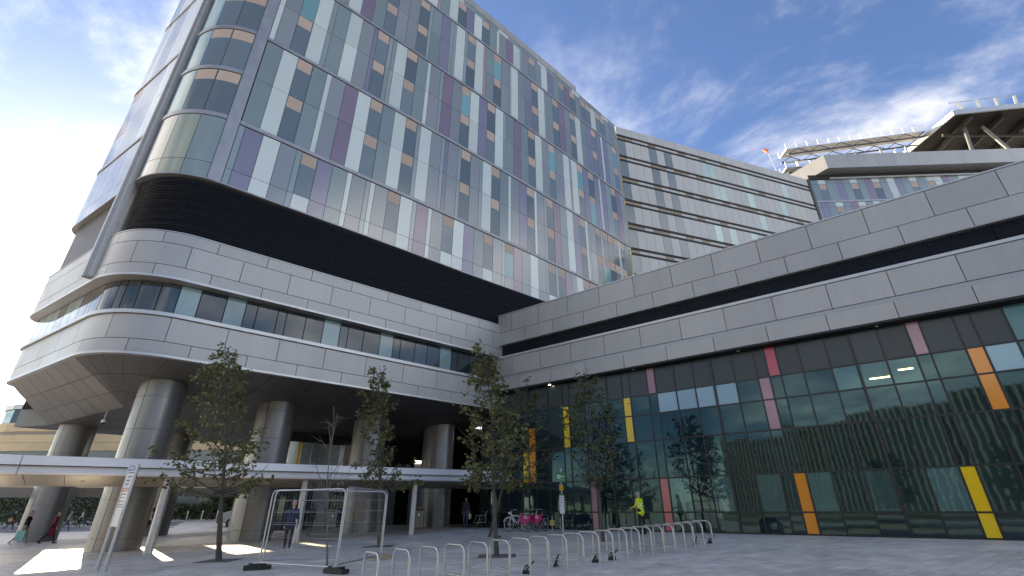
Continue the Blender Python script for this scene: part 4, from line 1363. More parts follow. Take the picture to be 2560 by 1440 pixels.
bpart("yellow_box", 0.0, 2.09, 0.22, 0.28, mat("stop_yellow", (0.62, 0.33, 0.02), 0.45), -0.06, 0.10)
tt = bpart("timetable_case", 0.0, 1.28, 0.25, 0.86, SGW, -0.06, 0.05)
bpart("header", 0.0, 1.76, 0.23, 0.11, GRN, -0.06, 0.05)
for z in (1.62, 1.5, 1.38, 1.22):
    bpart("print_line", 0, z, 0.2, 0.02, TXT, -0.088, 0.006, tt)

# hoops and hire bikes by the glass wall
backs = [((-0.11, 29.15), (0.55, 28.6)), ((0.62, 28.65), (1.05, 29.4)), ((1.50, 28.55), (2.02, 29.3)), ((2.14, 28.0), (2.66, 28.85))]
for i, (a_, b_) in enumerate(backs):
    a_, b_ = Vector((*a_, 0)), Vector((*b_, 0)); c = (a_ + b_) / 2; d = b_ - a_
    w_ = d.length
    t = thing("bicycle_stand", ["steel bicycle hoop left of the pink hire bikes by the glass wall", "steel bicycle hoop between the two pink hire bikes", "steel bicycle hoop right of the white bicycle by the glass wall", "steel bicycle hoop carrying the small yellow notice by the bus stop"][i], "bicycle stand", (c.x, c.y, ground_z(c.x, c.y)), math.atan2(d.y, d.x), "bicycle hoops by the glass wall")
    mb = MB(); mb.tube(arch_pts(w_, 0.78, 0.18), 0.026, 8); mesh_obj("hoop", smooth_by_angle(mb.mesh("hoop", STAIN), 50), t)
    mb = MB(); mb.tube([(-w_ / 2, 0, 0.3), (w_ / 2, 0, 0.3)], 0.02, 8); mesh_obj("crossbar", mb.mesh("crossbar", STAIN), t)
p = Vector((2.13, 27.95, 0))
o = mesh_obj("notice_sign", (lambda mb: (mb.box((0, -0.045, 0.40), (0.24, 0.012, 0.24)), mb.box((0, -0.053, 0.41), (0.10, 0.006, 0.06), mi=1), mb.mesh("hoop_notice", mat("notice_yellow", (0.60, 0.42, 0.12), 0.5), TXT))[-1])(MB()), None, Matrix.Translation((p.x, p.y, ground_z(p.x, p.y))) @ Matrix.Rotation(R(-5), 4, 'Z'))
tag(o, "small square yellow notice tied low on a bicycle hoop beside the bus stop", "notice")
def ring(mb, c, R_, r_, seg=28, sec=6, mi=0):
    pts = [(c[0] + R_ * math.cos(2 * math.pi * i / seg), c[1], c[2] + R_ * math.sin(2 * math.pi * i / seg)) for i in range(seg)]
    mb.tube(pts, r_, sec, mi=mi, closed=True)
PINKB = mat("hire_bike_pink", (0.42, 0.012, 0.12), 0.4); SILV = mat("bike_silver", (0.62, 0.63, 0.65), 0.3, 0.6)
def bicycle(label, loc, rz, frame_m, skirt, lean=0.0):
    t = thing("hire_bicycle" if skirt else "bicycle", label, "bicycle", (loc[0], loc[1], ground_z(*loc)), rz, "bicycles parked by the glass wall")
    for x in (-0.52, 0.52):
        mb = MB(); ring(mb, (x, 0, 0.34), 0.32, 0.022); w = mesh_obj("tyre", smooth_by_angle(mb.mesh("tyre", BLACK), 60), t)
        mb = MB(); ring(mb, (x, 0, 0.34), 0.29, 0.012, 24, 5)
        for i in range(8):
            a = math.pi * i / 8
            mb.tube([(x - 0.29 * math.cos(a), 0, 0.34 - 0.29 * math.sin(a)), (x + 0.29 * math.cos(a), 0, 0.34 + 0.29 * math.sin(a))], 0.003, 3)
        mb.tube([(x, -0.05, 0.34), (x, 0.05, 0.34)], 0.03, 8)
        mesh_obj("rim", mb.mesh("rim", SILV), w, W[t.name])
    mb = MB()
    bb, st, hd = (-0.05, 0, 0.32), (-0.22, 0, 0.80), (0.36, 0, 0.82)
    mb.tube([bb, st], 0.02, 8); mb.tube([bb, hd], 0.026, 8); mb.tube([(-0.2, 0, 0.72), (0.37, 0, 0.76)], 0.02, 8)
    for y in (-0.05, 0.05):
        mb.tube([(-0.52, y, 0.34), bb], 0.011, 6); mb.tube([(-0.52, y, 0.34), (-0.2, 0, 0.74)], 0.010, 6); mb.tube([(0.52, y, 0.34), (0.385, 0, 0.76)], 0.014, 6)
    mb.tube([(0.385, 0, 0.76), (0.33, 0, 1.02)], 0.016, 8)
    mb.tube([st, (-0.25, 0, 0.93)], 0.015, 8)
    mesh_obj("frame", smooth_by_angle(mb.mesh("frame", frame_m), 60), t)
    mb = MB(); mb.tube([(0.18, -0.30, 1.04), (0.30, -0.18, 1.07), (0.34, 0, 1.03), (0.30, 0.18, 1.07), (0.18, 0.30, 1.04)], 0.014, 8); mesh_obj("handlebar", mb.mesh("handlebar", SILV), t)
    mb = MB()
    for y in (-0.3, 0.3): mb.tube([(0.19, y, 1.04), (0.06, y, 1.01)], 0.02, 8)
    mesh_obj("grips", mb.mesh("grips", BLACK), t)
    mb = MB(); mb.tube([(-0.40, 0, 0.955), (-0.28, 0, 0.965), (-0.12, 0, 0.95)], [0.085, 0.075, 0.03], 8); mesh_obj("saddle", smooth_by_angle(mb.mesh("saddle", BLACK), 60), t)
    mb = MB(); mb.tube([(-0.05, -0.09, 0.32), (0.10, -0.10, 0.28)], 0.012, 6); mb.tube([(-0.05, 0.09, 0.32), (-0.2, 0.10, 0.36)], 0.012, 6); mb.tube([(-0.05, -0.06, 0.32), (-0.05, 0.06, 0.32)], 0.07, 12); mb.box((0.11, -0.14, 0.28), (0.09, 0.08, 0.025)); mb.box((-0.21, 0.14, 0.36), (0.09, 0.08, 0.025))
    mesh_obj("cranks", mb.mesh("cranks", DKSTEEL), t)
    if skirt:
        for y in (-0.075, 0.075):
            mb = MB()
            pr = [(-0.88, 0.62), (-0.84, 0.80), (-0.22, 0.78), (-0.16, 0.62), (-0.30, 0.34), (-0.62, 0.36)]
            for sgn in (-1, 1):
                for (x, z) in pr: mb.v.append((x, y + sgn * 0.007, z))
            k = len(pr); mb.f = [tuple(range(k - 1, -1, -1)), tuple(range(k, 2 * k))] + [(i, (i + 1) % k, k + (i + 1) % k, k + i) for i in range(k)]; mb.mi = [0] * len(mb.f)
            sk = mesh_obj("wheel_skirt", mb.mesh("wheel_skirt", PINKB), t)
            mb = MB(); mb.box((-0.56, y + (0.012 if y > 0 else -0.012), 0.68), (0.20, 0.006, 0.14)); mesh_obj("logo_patch", mb.mesh("logo_patch", mat("logo_pale", (0.62, 0.35, 0.45), 0.4)), sk, W[t.name])
        mb = MB(); mb.tube([(0.52 + 0.35 * math.cos(R(a)), 0, 0.34 + 0.35 * math.sin(R(a))) for a in range(20, 175, 15)], 0.025, 6); mesh_obj("mudguard", mb.mesh("mudguard", WHITE), t)
    mb = MB(); mb.box((0.47, 0, 0.90), (0.10, 0.12, 0.10)); mesh_obj("lamp_box", mb.mesh("lamp_box", WHITE), t)
bicycle("pink-skirted hire bicycle on the left, beside the leaning canopy post", (0.28, 28.35), R(150), SILV, True)
bicycle("pink-skirted hire bicycle in the middle of the three by the glass wall", (0.95, 28.3), R(140), SILV, True)
bicycle("white bicycle on the right of the pink hire bicycles", (1.52, 28.45), R(120), WHITE, False)

# litter bins
def bin_(label, x, y, rz):
    t = thing("litter_bin", label, "bin", (x, y, ground_z(x, y)), rz, "litter bins near the lobby")
    BM = mat("bin_grey", (0.24, 0.23, 0.22), 0.45, 0.4)
    mb = MB(); mb.box((0, 0, 0.53), (0.62, 0.5, 1.0)); mesh_obj("body", mb.mesh("body", BM), t)
    mb = MB(); mb.box((0, 0, 1.17), (0.68, 0.56, 0.08)); mb.box((-0.3, 0, 1.08), (0.04, 0.5, 0.12)); mb.box((0.3, 0, 1.08), (0.04, 0.5, 0.12)); mesh_obj("hood", mb.mesh("hood", BM), t)
    mb = MB(); mb.box((0, -0.20, 1.08), (0.54, 0.1, 0.09)); mesh_obj("opening", mb.mesh("opening", BLACK), t)
    mb = MB(); mb.box((0, -0.254, 0.78), (0.13, 0.01, 0.18)); mesh_obj("pictogram", mb.mesh("pictogram", WHITE), t)
bin_("grey litter bin between two canopy posts beside the lobby column", -6.1, 34.3, R(5))
bin_("grey litter bin at the lobby wall, behind the wire fence", -12.9, 37.6, R(15))

# security camera under the soffit
sc_ = thing("security_camera", "white dome security camera on a bracket under the tower soffit", "camera", (-23.32, 27.5, 6.2))
mb = MB(); mb.tube([(0, 0, 0.12), (0, 0, 0.75)], 0.025, 8); mesh_obj("bracket", mb.mesh("bracket", STEEL), sc_)
mb = MB(); mb.tube([(0, 0, 0.0), (0, 0, 0.14)], [0.13, 0.11], 12); mesh_obj("housing", mb.mesh("housing", WHITE), sc_)
mb = MB(); mb.ball((0, 0, 0.0), 0.11, 12, 8); mesh_obj("dome", mb.mesh("dome", mat("smoked_dome", (0.01, 0.01, 0.012), 0.1)), sc_)

# wheelchair in the lobby entrance
wc = thing("wheelchair", "empty folded wheelchair in the dark lobby entrance", "wheelchair", (-1.9, 33.4, ground_z(-1.9, 33.4)), R(30))
for y in (-0.3, 0.3):
    mb = MB(); ring(mb, (0, y, 0.30), 0.29, 0.018); mesh_obj("large_wheel", mb.mesh("large_wheel", DKSTEEL), wc)
    mb = MB(); ring(mb, (-0.48, y, 0.09), 0.08, 0.018, 14); mesh_obj("castor", mb.mesh("castor", BLACK), wc)
    mb = MB(); mb.tube([(0.22, y, 0.95), (0.12, y, 0.92), (0.08, y, 0.3), (-0.48, y, 0.3), (-0.48, y, 0.12)], 0.014, 6); mb.tube([(0.1, y, 0.7), (-0.3, y, 0.7), (-0.42, y, 0.3)], 0.014, 6); mesh_obj("side_frame", mb.mesh("side_frame", STEEL), wc)
mb = MB(); mb.box((-0.18, 0, 0.48), (0.45, 0.56, 0.03)); mesh_obj("seat", mb.mesh("seat", BLACK), wc)
mb = MB(); mb.box((0.09, 0, 0.70), (0.03, 0.56, 0.42)); mesh_obj("backrest", mb.mesh("backrest", BLACK), wc)

# van beyond the undercroft
van = thing("delivery_van", "silver van with black bumper parked beyond the columns", "van", (-25.9, 46.2, ground_z(-25.9, 46.2)), R(28))
# local: nose at x=0 facing -x, body runs to +x
prof = [(0.02, 0.34), (0.0, 0.62), (0.06, 0.98), (0.20, 1.12), (0.85, 1.32), (1.02, 1.42), (1.72, 2.22), (1.95, 2.40), (2.4, 2.52), (5.2, 2.55), (5.42, 2.40), (5.5, 1.2), (5.5, 0.36)]
def van_w(z): return 1.0 if z < 1.25 else 1.0 - 0.15 * (z - 1.25) / 1.3
mb = MB()
k = len(prof)
for sgn in (-1, 1):
    for ins, wz in ((0.0, 0.0), (1.0, 0.07)):
        for (x, z) in prof:
            cx_, cz_ = 2.7, 1.4
            mb.v.append((x + (cx_ - x) * 0.02 * ins, sgn * (van_w(z) - (0.07 if not ins else 0.0)), z + (cz_ - z) * 0.025 * ins))
def ringf(a, b):
    for i in range(k):
        j = (i + 1) % k
        mb.f.append((a + i, a + j, b + j, b + i)); mb.mi.append(0)
ringf(0, 2 * k); ringf(k, 0); ringf(2 * k, 3 * k)
mb.f.append(tuple(range(k, 2 * k))); mb.f.append(tuple(range(4 * k - 1, 3 * k - 1, -1))); mb.mi += [0, 0]
VAN = mat("van_silver", (0.50, 0.52, 0.54), 0.25, 0.5, coat=0.5)
vb = mesh_obj("body", smooth_by_angle(mb.mesh("body", VAN), 28), van)
VGL = mat("van_glass", (0.012, 0.016, 0.02), 0.04, ior=1.55)
mb = MB(); mb.quad((1.06, -0.84, 1.50), (1.70, -0.78, 2.20), (1.70, 0.78, 2.20), (1.06, 0.84, 1.50)); mb.v = [(x - 0.035, y, z + 0.03) for x, y, z in mb.v]
mesh_obj("windscreen", mb.mesh("windscreen", VGL), van)
for sgn in (-1, 1):
    mb = MB(); yy = sgn * 1.003
    mb.quad((1.18, yy, 1.42), (1.95, yy - sgn * 0.10, 2.18), (2.6, yy - sgn * 0.10, 2.18), (2.6, yy, 1.42)); mesh_obj("side_window", mb.mesh("side_window", VGL), van)
    mb = MB(); mb.quad((0.02, sgn * 0.94, 0.98), (0.02, sgn * 0.60, 0.94), (0.20, sgn * 0.60, 1.15), (0.30, sgn * 0.95, 1.18)); mb.v = [(x - 0.02, y, z) for x, y, z in mb.v]
    mesh_obj("headlight", mb.mesh("headlight", mat("headlight", (0.55, 0.58, 0.6), 0.1)), van)
    mb = MB(); mb.box((1.25, sgn * 1.14, 1.50), (0.16, 0.2, 0.36)); mesh_obj("wing_mirror", mb.mesh("wing_mirror", BLACK), van)
    mb = MB(); mb.box((3.0, sgn * 1.004, 0.62), (3.0, 0.02, 0.28)); mesh_obj("side_moulding", mb.mesh("side_moulding", BLACK), van)
    for x in (0.98, 4.5):
        mb = MB(); mb.tube([(x, sgn * 0.76, 0.34), (x, sgn * 1.02, 0.34)], 0.35, 20); wv = mesh_obj("tyre", smooth_by_angle(mb.mesh("tyre", BLACK)), van)
        mb = MB(); mb.tube([(x, sgn * 1.0, 0.34), (x, sgn * 1.03, 0.34)], 0.21, 16); mesh_obj("hub", mb.mesh("hub", STEEL), wv, W[van.name])
mb = MB(); mb.box((0.0, 0, 0.50), (0.14, 1.94, 0.34)); mesh_obj("bumper", mb.mesh("bumper", BLACK), van)
gr = mesh_obj("grille", (lambda mb: (mb.box((0.0, 0, 0.86), (0.08, 1.05, 0.30)), mb.mesh("grille", BLACK))[-1])(MB()), van)
for z in (0.78, 0.86, 0.94):
    mb = MB(); mb.box((-0.045, 0, z), (0.02, 1.0, 0.025)); mesh_obj("grille_bar", mb.mesh("grille_bar", STEEL), gr, W[van.name])
mb = MB(); mb.box((-0.08, 0, 0.50), (0.02, 0.52, 0.11)); mesh_obj("number_plate", mb.mesh("number_plate", WHITE), van)
# ================================================================== TREES
def tree(name, label, base, top, z_fork, prof, n_br, seed, leafy=1.0, trunk_r=0.075, leaf_size=(0.11, 0.18), bark=BARK, leaf=None, group="young plaza trees", n_tw=6, n_lf=9, up=0.75):
    """prof: list of (height fraction above the fork, reach to the left, reach to the right, leaf density)"""
    leaf = leaf or LEAF
    r = random.Random(seed)
    g = ground_z(base[0], base[1])
    t = thing(name, label, "tree", (base[0], base[1], g), 0, group)
    b0 = Vector((base[0], base[1], g - 0.1)); tp = Vector(top)
    wood, lv = MB(), MB()
    def lead(f):
        p = b0.lerp(tp, f)
        w = 0.10 * math.sin(f * 7 + seed) * f
        return p + Vector((w, 0.6 * w, 0))
    H_ = tp.z - g
    ff = (z_fork - g) / H_
    n_ = 16
    wood.tube([lead(i / n_) for i in range(n_ + 1)], [trunk_r * (1.12 if i == 0 else (1 - 0.35 * min(1, (i / n_) / ff))) if i / n_ <= ff else max(0.008, trunk_r * 0.62 * (1 - (i / n_ - ff) / (1 - ff)) ** 0.9) for i in range(n_ + 1)], 9)
    def pf(h):
        for (h0, l0, r0, d0), (h1, l1, r1, d1) in zip(prof, prof[1:]):
            if h0 <= h <= h1:
                w = (h - h0) / (h1 - h0)
                return l0 + (l1 - l0) * w, r0 + (r1 - r0) * w, d0 + (d1 - d0) * w
        return prof[-1][1:]
    for i in range(n_br):
        h = (i + r.random()) / n_br
        f = ff + (1 - ff) * h * 0.98
        st = lead(max(ff * 0.97, f - 0.16 * up * r.uniform(0.6, 1.2)))
        az = i * 2.39996 + r.uniform(-0.5, 0.5)
        L_, R_, dens = pf(h)
        ca = math.cos(az)
        wgt = 0.5 + 0.5 * ca
        reach = (R_ * wgt + L_ * (1 - wgt)) * r.uniform(0.55, 1.05)
        end = Vector((lead(f).x + reach * ca, lead(f).y + reach * math.sin(az), lead(f).z + r.uniform(-0.25, 0.35)))
        pts = []
        m_ = 6
        for j in range(m_ + 1):
            q = st.lerp(end, j / m_)
            q.z += -0.25 * reach * math.sin(math.pi * j / m_) * 0.5 * (1 if up > 0.5 else -1)
            q += Vector((r.uniform(-1, 1), r.uniform(-1, 1), r.uniform(-1, 1))) * 0.04 * reach * (j / m_)
            pts.append(q)
        br = max(0.011, trunk_r * 0.34 * (1 - 0.6 * h))
        wood.tube(pts, [br * (1 - 0.75 * j / m_) for j in range(m_ + 1)], 5)
        for k2 in range(n_tw):
            j = r.uniform(0.28, 1.0)
            q = pts[min(int(j * m_), m_ - 1)].lerp(pts[min(int(j * m_) + 1, m_)], j * m_ % 1)
            d = Vector((ca + r.uniform(-1.1, 1.1), math.sin(az) + r.uniform(-1.1, 1.1), r.uniform(-0.3, 0.9))).normalized()
            tl = r.uniform(0.25, 0.6) * (0.55 + 0.35 * reach)
            e2 = q + d * tl
            md = (q + e2) / 2 + Vector((0, 0, -0.05 * tl))
            wood.tube([q, md, e2], [0.006, 0.005, 0.003], 3, cap=False)
            for k3 in range(int(n_lf * leafy * dens * r.uniform(0.6, 1.4) + r.random())):
                fq = r.uniform(0.2, 1.05)
                c = q.lerp(e2, fq) + Vector((r.gauss(0, 0.055), r.gauss(0, 0.055), r.gauss(0, 0.055)))
                add_leaf(lv, c, (d.x + r.uniform(-1, 1), d.y + r.uniform(-1, 1), r.uniform(-1.1, 0.35)), r.uniform(*leaf_size), r)
    mesh_obj("trunk", smooth_by_angle(wood.mesh("trunk", bark), 60), t, world=True)
    if lv.f:
        o = mesh_obj("crown", lv.mesh("crown", leaf), t, world=True); tag(o, kind="stuff")
    return t
tree("plaza_tree", "leafy young tree beside the directory sign, in front of the canopy", (-9.79, 18.11), (-11.35, 18.0, 7.55), 2.35,
     [(0, 2.4, 1.3, 0.55), (0.1, 3.2, 1.7, 0.9), (0.30, 2.5, 1.5, 1.5), (0.46, 1.7, 1.3, 1.2), (0.53, 0.3, 0.45, 0.1), (0.60, 0.5, 0.4, 0.3), (0.66, 1.7, 0.75, 1.0), (0.80, 0.85, 0.7, 1.4), (0.90, 0.3, 0.45, 0.7), (1, 0.12, 0.1, 0.8)], 56, 11, leafy=0.8, trunk_r=0.095)
tree("plaza_tree", "thin upright tree in front of the third column, right of the wire fence", (-5.52, 22.24), (-6.35, 22.2, 8.0), 2.7,
     [(0, 0.8, 1.5, 1.1), (0.12, 0.9, 1.7, 1.2), (0.25, 0.7, 0.6, 0.9), (0.5, 0.6, 0.5, 1.1), (0.7, 0.9, 0.6, 1.2), (0.85, 0.35, 0.3, 0.8), (1, 0.15, 0.12, 1.1)], 42, 5, leafy=0.75, trunk_r=0.075)
tree("plaza_tree", "tall full tree with a slender top standing behind the bicycle hoops", (-0.48, 17.21), (-0.95, 17.15, 7.35), 2.45,
     [(0, 0.9, 0.9, 0.9), (0.15, 1.45, 1.3, 1.3), (0.35, 1.25, 1.35, 1.4), (0.5, 0.9, 1.15, 1.2), (0.62, 0.9, 0.7, 1.1), (0.75, 0.45, 0.5, 1.3), (0.9, 0.4, 0.4, 1.4), (1, 0.15, 0.15, 1.2)], 52, 23, leafy=0.62, trunk_r=0.085)
tree("plaza_tree", "full tree just behind the tall one, its crown spreading right before the glass wall", (-1.12, 25.71), (0.9, 25.6, 7.9), 3.0,
     [(0, 1.2, 2.0, 1.0), (0.2, 1.6, 2.7, 1.3), (0.45, 1.3, 2.5, 1.4), (0.7, 0.9, 1.8, 1.3), (0.9, 0.5, 0.9, 1.2), (1, 0.3, 0.3, 1.0)], 50, 31, leafy=0.62, trunk_r=0.085, leaf=LEAFD)
tree("plaza_tree", "sparse vase-shaped tree in front of the glass wall, left of the worker", (3.65, 21.34), (3.40, 21.3, 7.6), 2.65,
     [(0, 0.4, 0.4, 0.05), (0.12, 1.1, 0.8, 0.25), (0.3, 1.3, 1.1, 0.45), (0.45, 1.45, 1.5, 0.9), (0.65, 1.1, 1.35, 1.1), (0.82, 0.9, 0.9, 1.0), (0.93, 0.6, 0.5, 0.8), (1, 0.3, 0.3, 0.8)], 50, 44, leafy=0.8, trunk_r=0.08, n_tw=7, n_lf=8, leaf=LEAFD, up=1.2)
tree("bare_sapling", "thin leafless sapling inside the triangle of wire fence panels", (-5.0, 14.75), (-5.62, 14.75, 4.55), 1.6,
     [(0, 0.35, 0.35, 0), (0.3, 0.6, 0.6, 0.02), (0.6, 0.65, 0.7, 0.02), (0.85, 0.3, 0.35, 0), (1, 0.1, 0.1, 0)], 22, 8, leafy=0.12, trunk_r=0.034, bark=BARKY, n_tw=4, group=None, up=1.3)
tree("roadside_tree", "dark street tree beyond the road between the columns left of the van", (-33.4, 59.2), (-33.2, 59.2, 7.5), 2.8,
     [(0, 1.2, 1.2, 1), (0.4, 2.2, 2.2, 1.4), (1, 0.6, 0.6, 1)], 40, 61, trunk_r=0.13, leaf_size=(0.2, 0.34), leaf=LEAFD, group=None)
for i, (x, y, s_) in enumerate(((-14, -16, 71), (-4, -19, 72), (5, -15, 73))):  # trees added out of view, only for the glass wall to reflect
    tree("plaza_tree", ["left", "middle", "right"][i] + "most of the three trees mirrored in the dark glass wall", (x, y), (x + 0.3, y, ground_z(x, y) + 8.5), 2.6,
         [(0, 1.2, 1.2, 0.9), (0.3, 2.0, 2.0, 1.2), (0.7, 1.4, 1.4, 1.2), (1, 0.3, 0.3, 1)], 44, s_, trunk_r=0.1, leaf_size=(0.18, 0.28), leaf=LEAFD, group="unseen trees added for the glass reflection")
# square tree pits of dark gravel
PITM = mat("tree_pit_gravel", (0.13, 0.12, 0.11), 0.95, nscale=18, namt=0.35)
for i, (x, y) in enumerate(((-9.79, 18.11), (-5.52, 22.24), (-0.48, 17.21), (-1.12, 25.71), (3.65, 21.34))):
    mb = MB(); n_ = 5
    for a in range(n_ + 1):
        for b_ in range(n_ + 1):
            px, py = x - 0.6 + 1.2 * a / n_, y - 0.6 + 1.2 * b_ / n_
            mb.v.append((px, py, ground_z(px, py) + 0.005))
    for a in range(n_):
        for b_ in range(n_):
            q = a * (n_ + 1) + b_
            mb.f.append((q, q + n_ + 1, q + n_ + 2, q + 1)); mb.mi.append(0)
    o = mesh_obj("tree_pit_paving", mb.mesh("tree_pit_paving", PITM)); tag(o, kind="structure")

# ================================================================== PEOPLE
import numpy as np
SKIN = mat("skin", (0.42, 0.26, 0.19), 0.55)
SKIND = mat("skin_dark", (0.16, 0.09, 0.06), 0.55)
HAIRG = mat("hair_grey", (0.28, 0.26, 0.24), 0.7)
HAIRD = mat("hair_dark", (0.015, 0.012, 0.01), 0.6)
def cloth(name, c, rough=0.85): return mat("cloth_" + name, c, rough, nscale=9, namt=0.18)
NAVY = cloth("navy", (0.012, 0.017, 0.055)); BLK = cloth("black", (0.010, 0.010, 0.012)); DKG = cloth("charcoal", (0.03, 0.03, 0.034)); MAR = cloth("maroon", (0.16, 0.012, 0.03)); TAN = cloth("tan", (0.30, 0.25, 0.19)); HIV = cloth("hi_vis", (0.62, 0.78, 0.02), 0.6)
OLV = cloth("olive", (0.20, 0.21, 0.15)); CRM = cloth("cream", (0.55, 0.52, 0.45)); PNK = cloth("pink", (0.45, 0.06, 0.14)); GRY = cloth("grey", (0.22, 0.22, 0.23)); DEN = cloth("denim", (0.06, 0.075, 0.12)); SHO = mat("shoe_dark", (0.012, 0.012, 0.012), 0.5); SHW = mat("shoe_pale", (0.5, 0.5, 0.48), 0.5); TEAL = cloth("teal", (0.22, 0.45, 0.40))
PEOPLE = []
def rotx(v, a):
    c, s = math.cos(a), math.sin(a)
    return Vector((v.x, v.y * c - v.z * s, v.y * s + v.z * c))
def person(label, loc, face_deg, h=1.74, top=NAVY, bot=BLK, shoe=SHO, skin=SKIN, hair=HAIRD, lean=4, legs=((22, 8), (-20, 22)), arms=((-18, 20), (20, 25)), coat=0.0, sleeve=True, bare_leg=False, head_tilt=0, bald=False, spread=0.02, extra=None):
    """facing +Y locally; leg = (hip swing forward, knee bend), arm = (swing forward, elbow bend)"""
    k = h / 1.75
    caps = []   # (a, b, ra, rb, tag)
    L_ = R(lean)
    def T(v):   # upper body leans about the pelvis
        v = Vector(v); p = Vector((0, 0, 0.95)); return p + rotx(v - p, -L_)
    caps += [(Vector((-0.075, 0, 0.93)), Vector((0.075, 0, 0.93)), 0.125, 0.125, 1)]
    caps += [(Vector((0, 0, 0.95)), T((0, 0.0, 1.18)), 0.145, 0.135, 0)]
    for x in (-0.06, 0.06): caps += [(T((x, 0, 1.12)), T((x * 1.3, 0.0, 1.34)), 0.115, 0.115, 0)]
    caps += [(T((-0.15, -0.005, 1.415)), T((0.15, -0.005, 1.415)), 0.068, 0.068, 0)]
    caps += [(T((0, -0.01, 1.42)), T((0, 0.012, 1.55)), 0.06, 0.052, 2)]
    hc = T((0, 0.02, 1.55)); ht = R(head_tilt) + L_ * 0.3
    def Hd(v): return hc + rotx(Vector(v), -ht)
    caps += [(Hd((0, 0.005, 0.075)), Hd((0, -0.01, 0.125)), 0.082, 0.092, 2), (Hd((0, 0.045, 0.02)), Hd((0, 0.02, 0.09)), 0.052, 0.07, 2), (Hd((0, 0.095, 0.075)), Hd((0, 0.085, 0.10)), 0.018, 0.012, 2)]
    for x in (-0.083, 0.083): caps += [(Hd((x, 0, 0.07)), Hd((x, -0.005, 0.10)), 0.018, 0.02, 2)]
    if not bald:
        caps += [(Hd((0, -0.028, 0.10)), Hd((0, -0.012, 0.15)), 0.088, 0.086, 3), (Hd((0, -0.055, 0.03)), Hd((0, -0.045, 0.10)), 0.06, 0.075, 3)]
    ends = []
    for i, sx in enumerate((-1, 1)):
        sw, kn = legs[i]
        hip = Vector((sx * 0.095, 0, 0.91))
        knee = hip + rotx(Vector((sx * spread, 0, -0.44)), R(sw))
        ank = knee + rotx(Vector((0, 0, -0.42)), R(sw - kn))
        caps += [(hip, knee, 0.092, 0.062, 1), (knee, ank, 0.060, 0.040, 2 if bare_leg else 1)]
        pitch = R(sw - kn) * 0.7
        heel = ank + rotx(Vector((0, -0.045, -0.045)), pitch); toe = ank + rotx(Vector((0, 0.15, -0.055)), pitch)
        caps += [(heel, toe, 0.045, 0.036, 4)]
        ends.append(min(heel.z - 0.045, toe.z - 0.036))
        asw, el = arms[i]
        sh = T((sx * 0.185, -0.005, 1.40))
        elb = sh + rotx(Vector((sx * 0.05, 0, -0.29)), R(asw) - L_)
        wr = elb + rotx(Vector((-sx * 0.015, 0, -0.25)), R(asw + el) - L_)
        caps += [(sh, elb, 0.056, 0.043, 0), (elb, wr, 0.041, 0.030, 0 if sleeve else 2)]
        hd = (wr - elb).normalized()
        caps += [(wr, wr + hd * 0.075, 0.030, 0.034, 2)]
        ends.append(("hand", wr + hd * 0.085, hd, sx))
    if coat:
        caps += [(Vector((0, 0, 0.98)), Vector((0, 0.01, 0.98 - coat)), 0.155, 0.19, 0)]
    PEOPLE.append(dict(label=label, loc=loc, face=face_deg, k=k, caps=caps, ends=ends, mats=(top, bot, skin, hair, shoe), eyes=[Hd((x, 0.078, 0.095)) for x in (-0.03, 0.03)], mouth=Hd((0, 0.092, 0.035)), extra=extra, T=T))
def capsule_mesh(mb, a, b, ra, rb, seg=10):
    d = b - a
    if d.length < 1e-4: d = Vector((0, 0, 1e-3))
    n = d.normalized()
    pts, rad = [], []
    for t in (-1, -0.85, -0.5, 0): pts.append(a + n * ra * t); rad.append(ra * math.sqrt(max(0.0, 1 - t * t)) + 1e-4)
    for t in (0, 0.5, 0.85, 1): pts.append(b + n * rb * t); rad.append(rb * math.sqrt(max(0.0, 1 - t * t)) + 1e-4)
    mb.tube(pts, rad, seg)
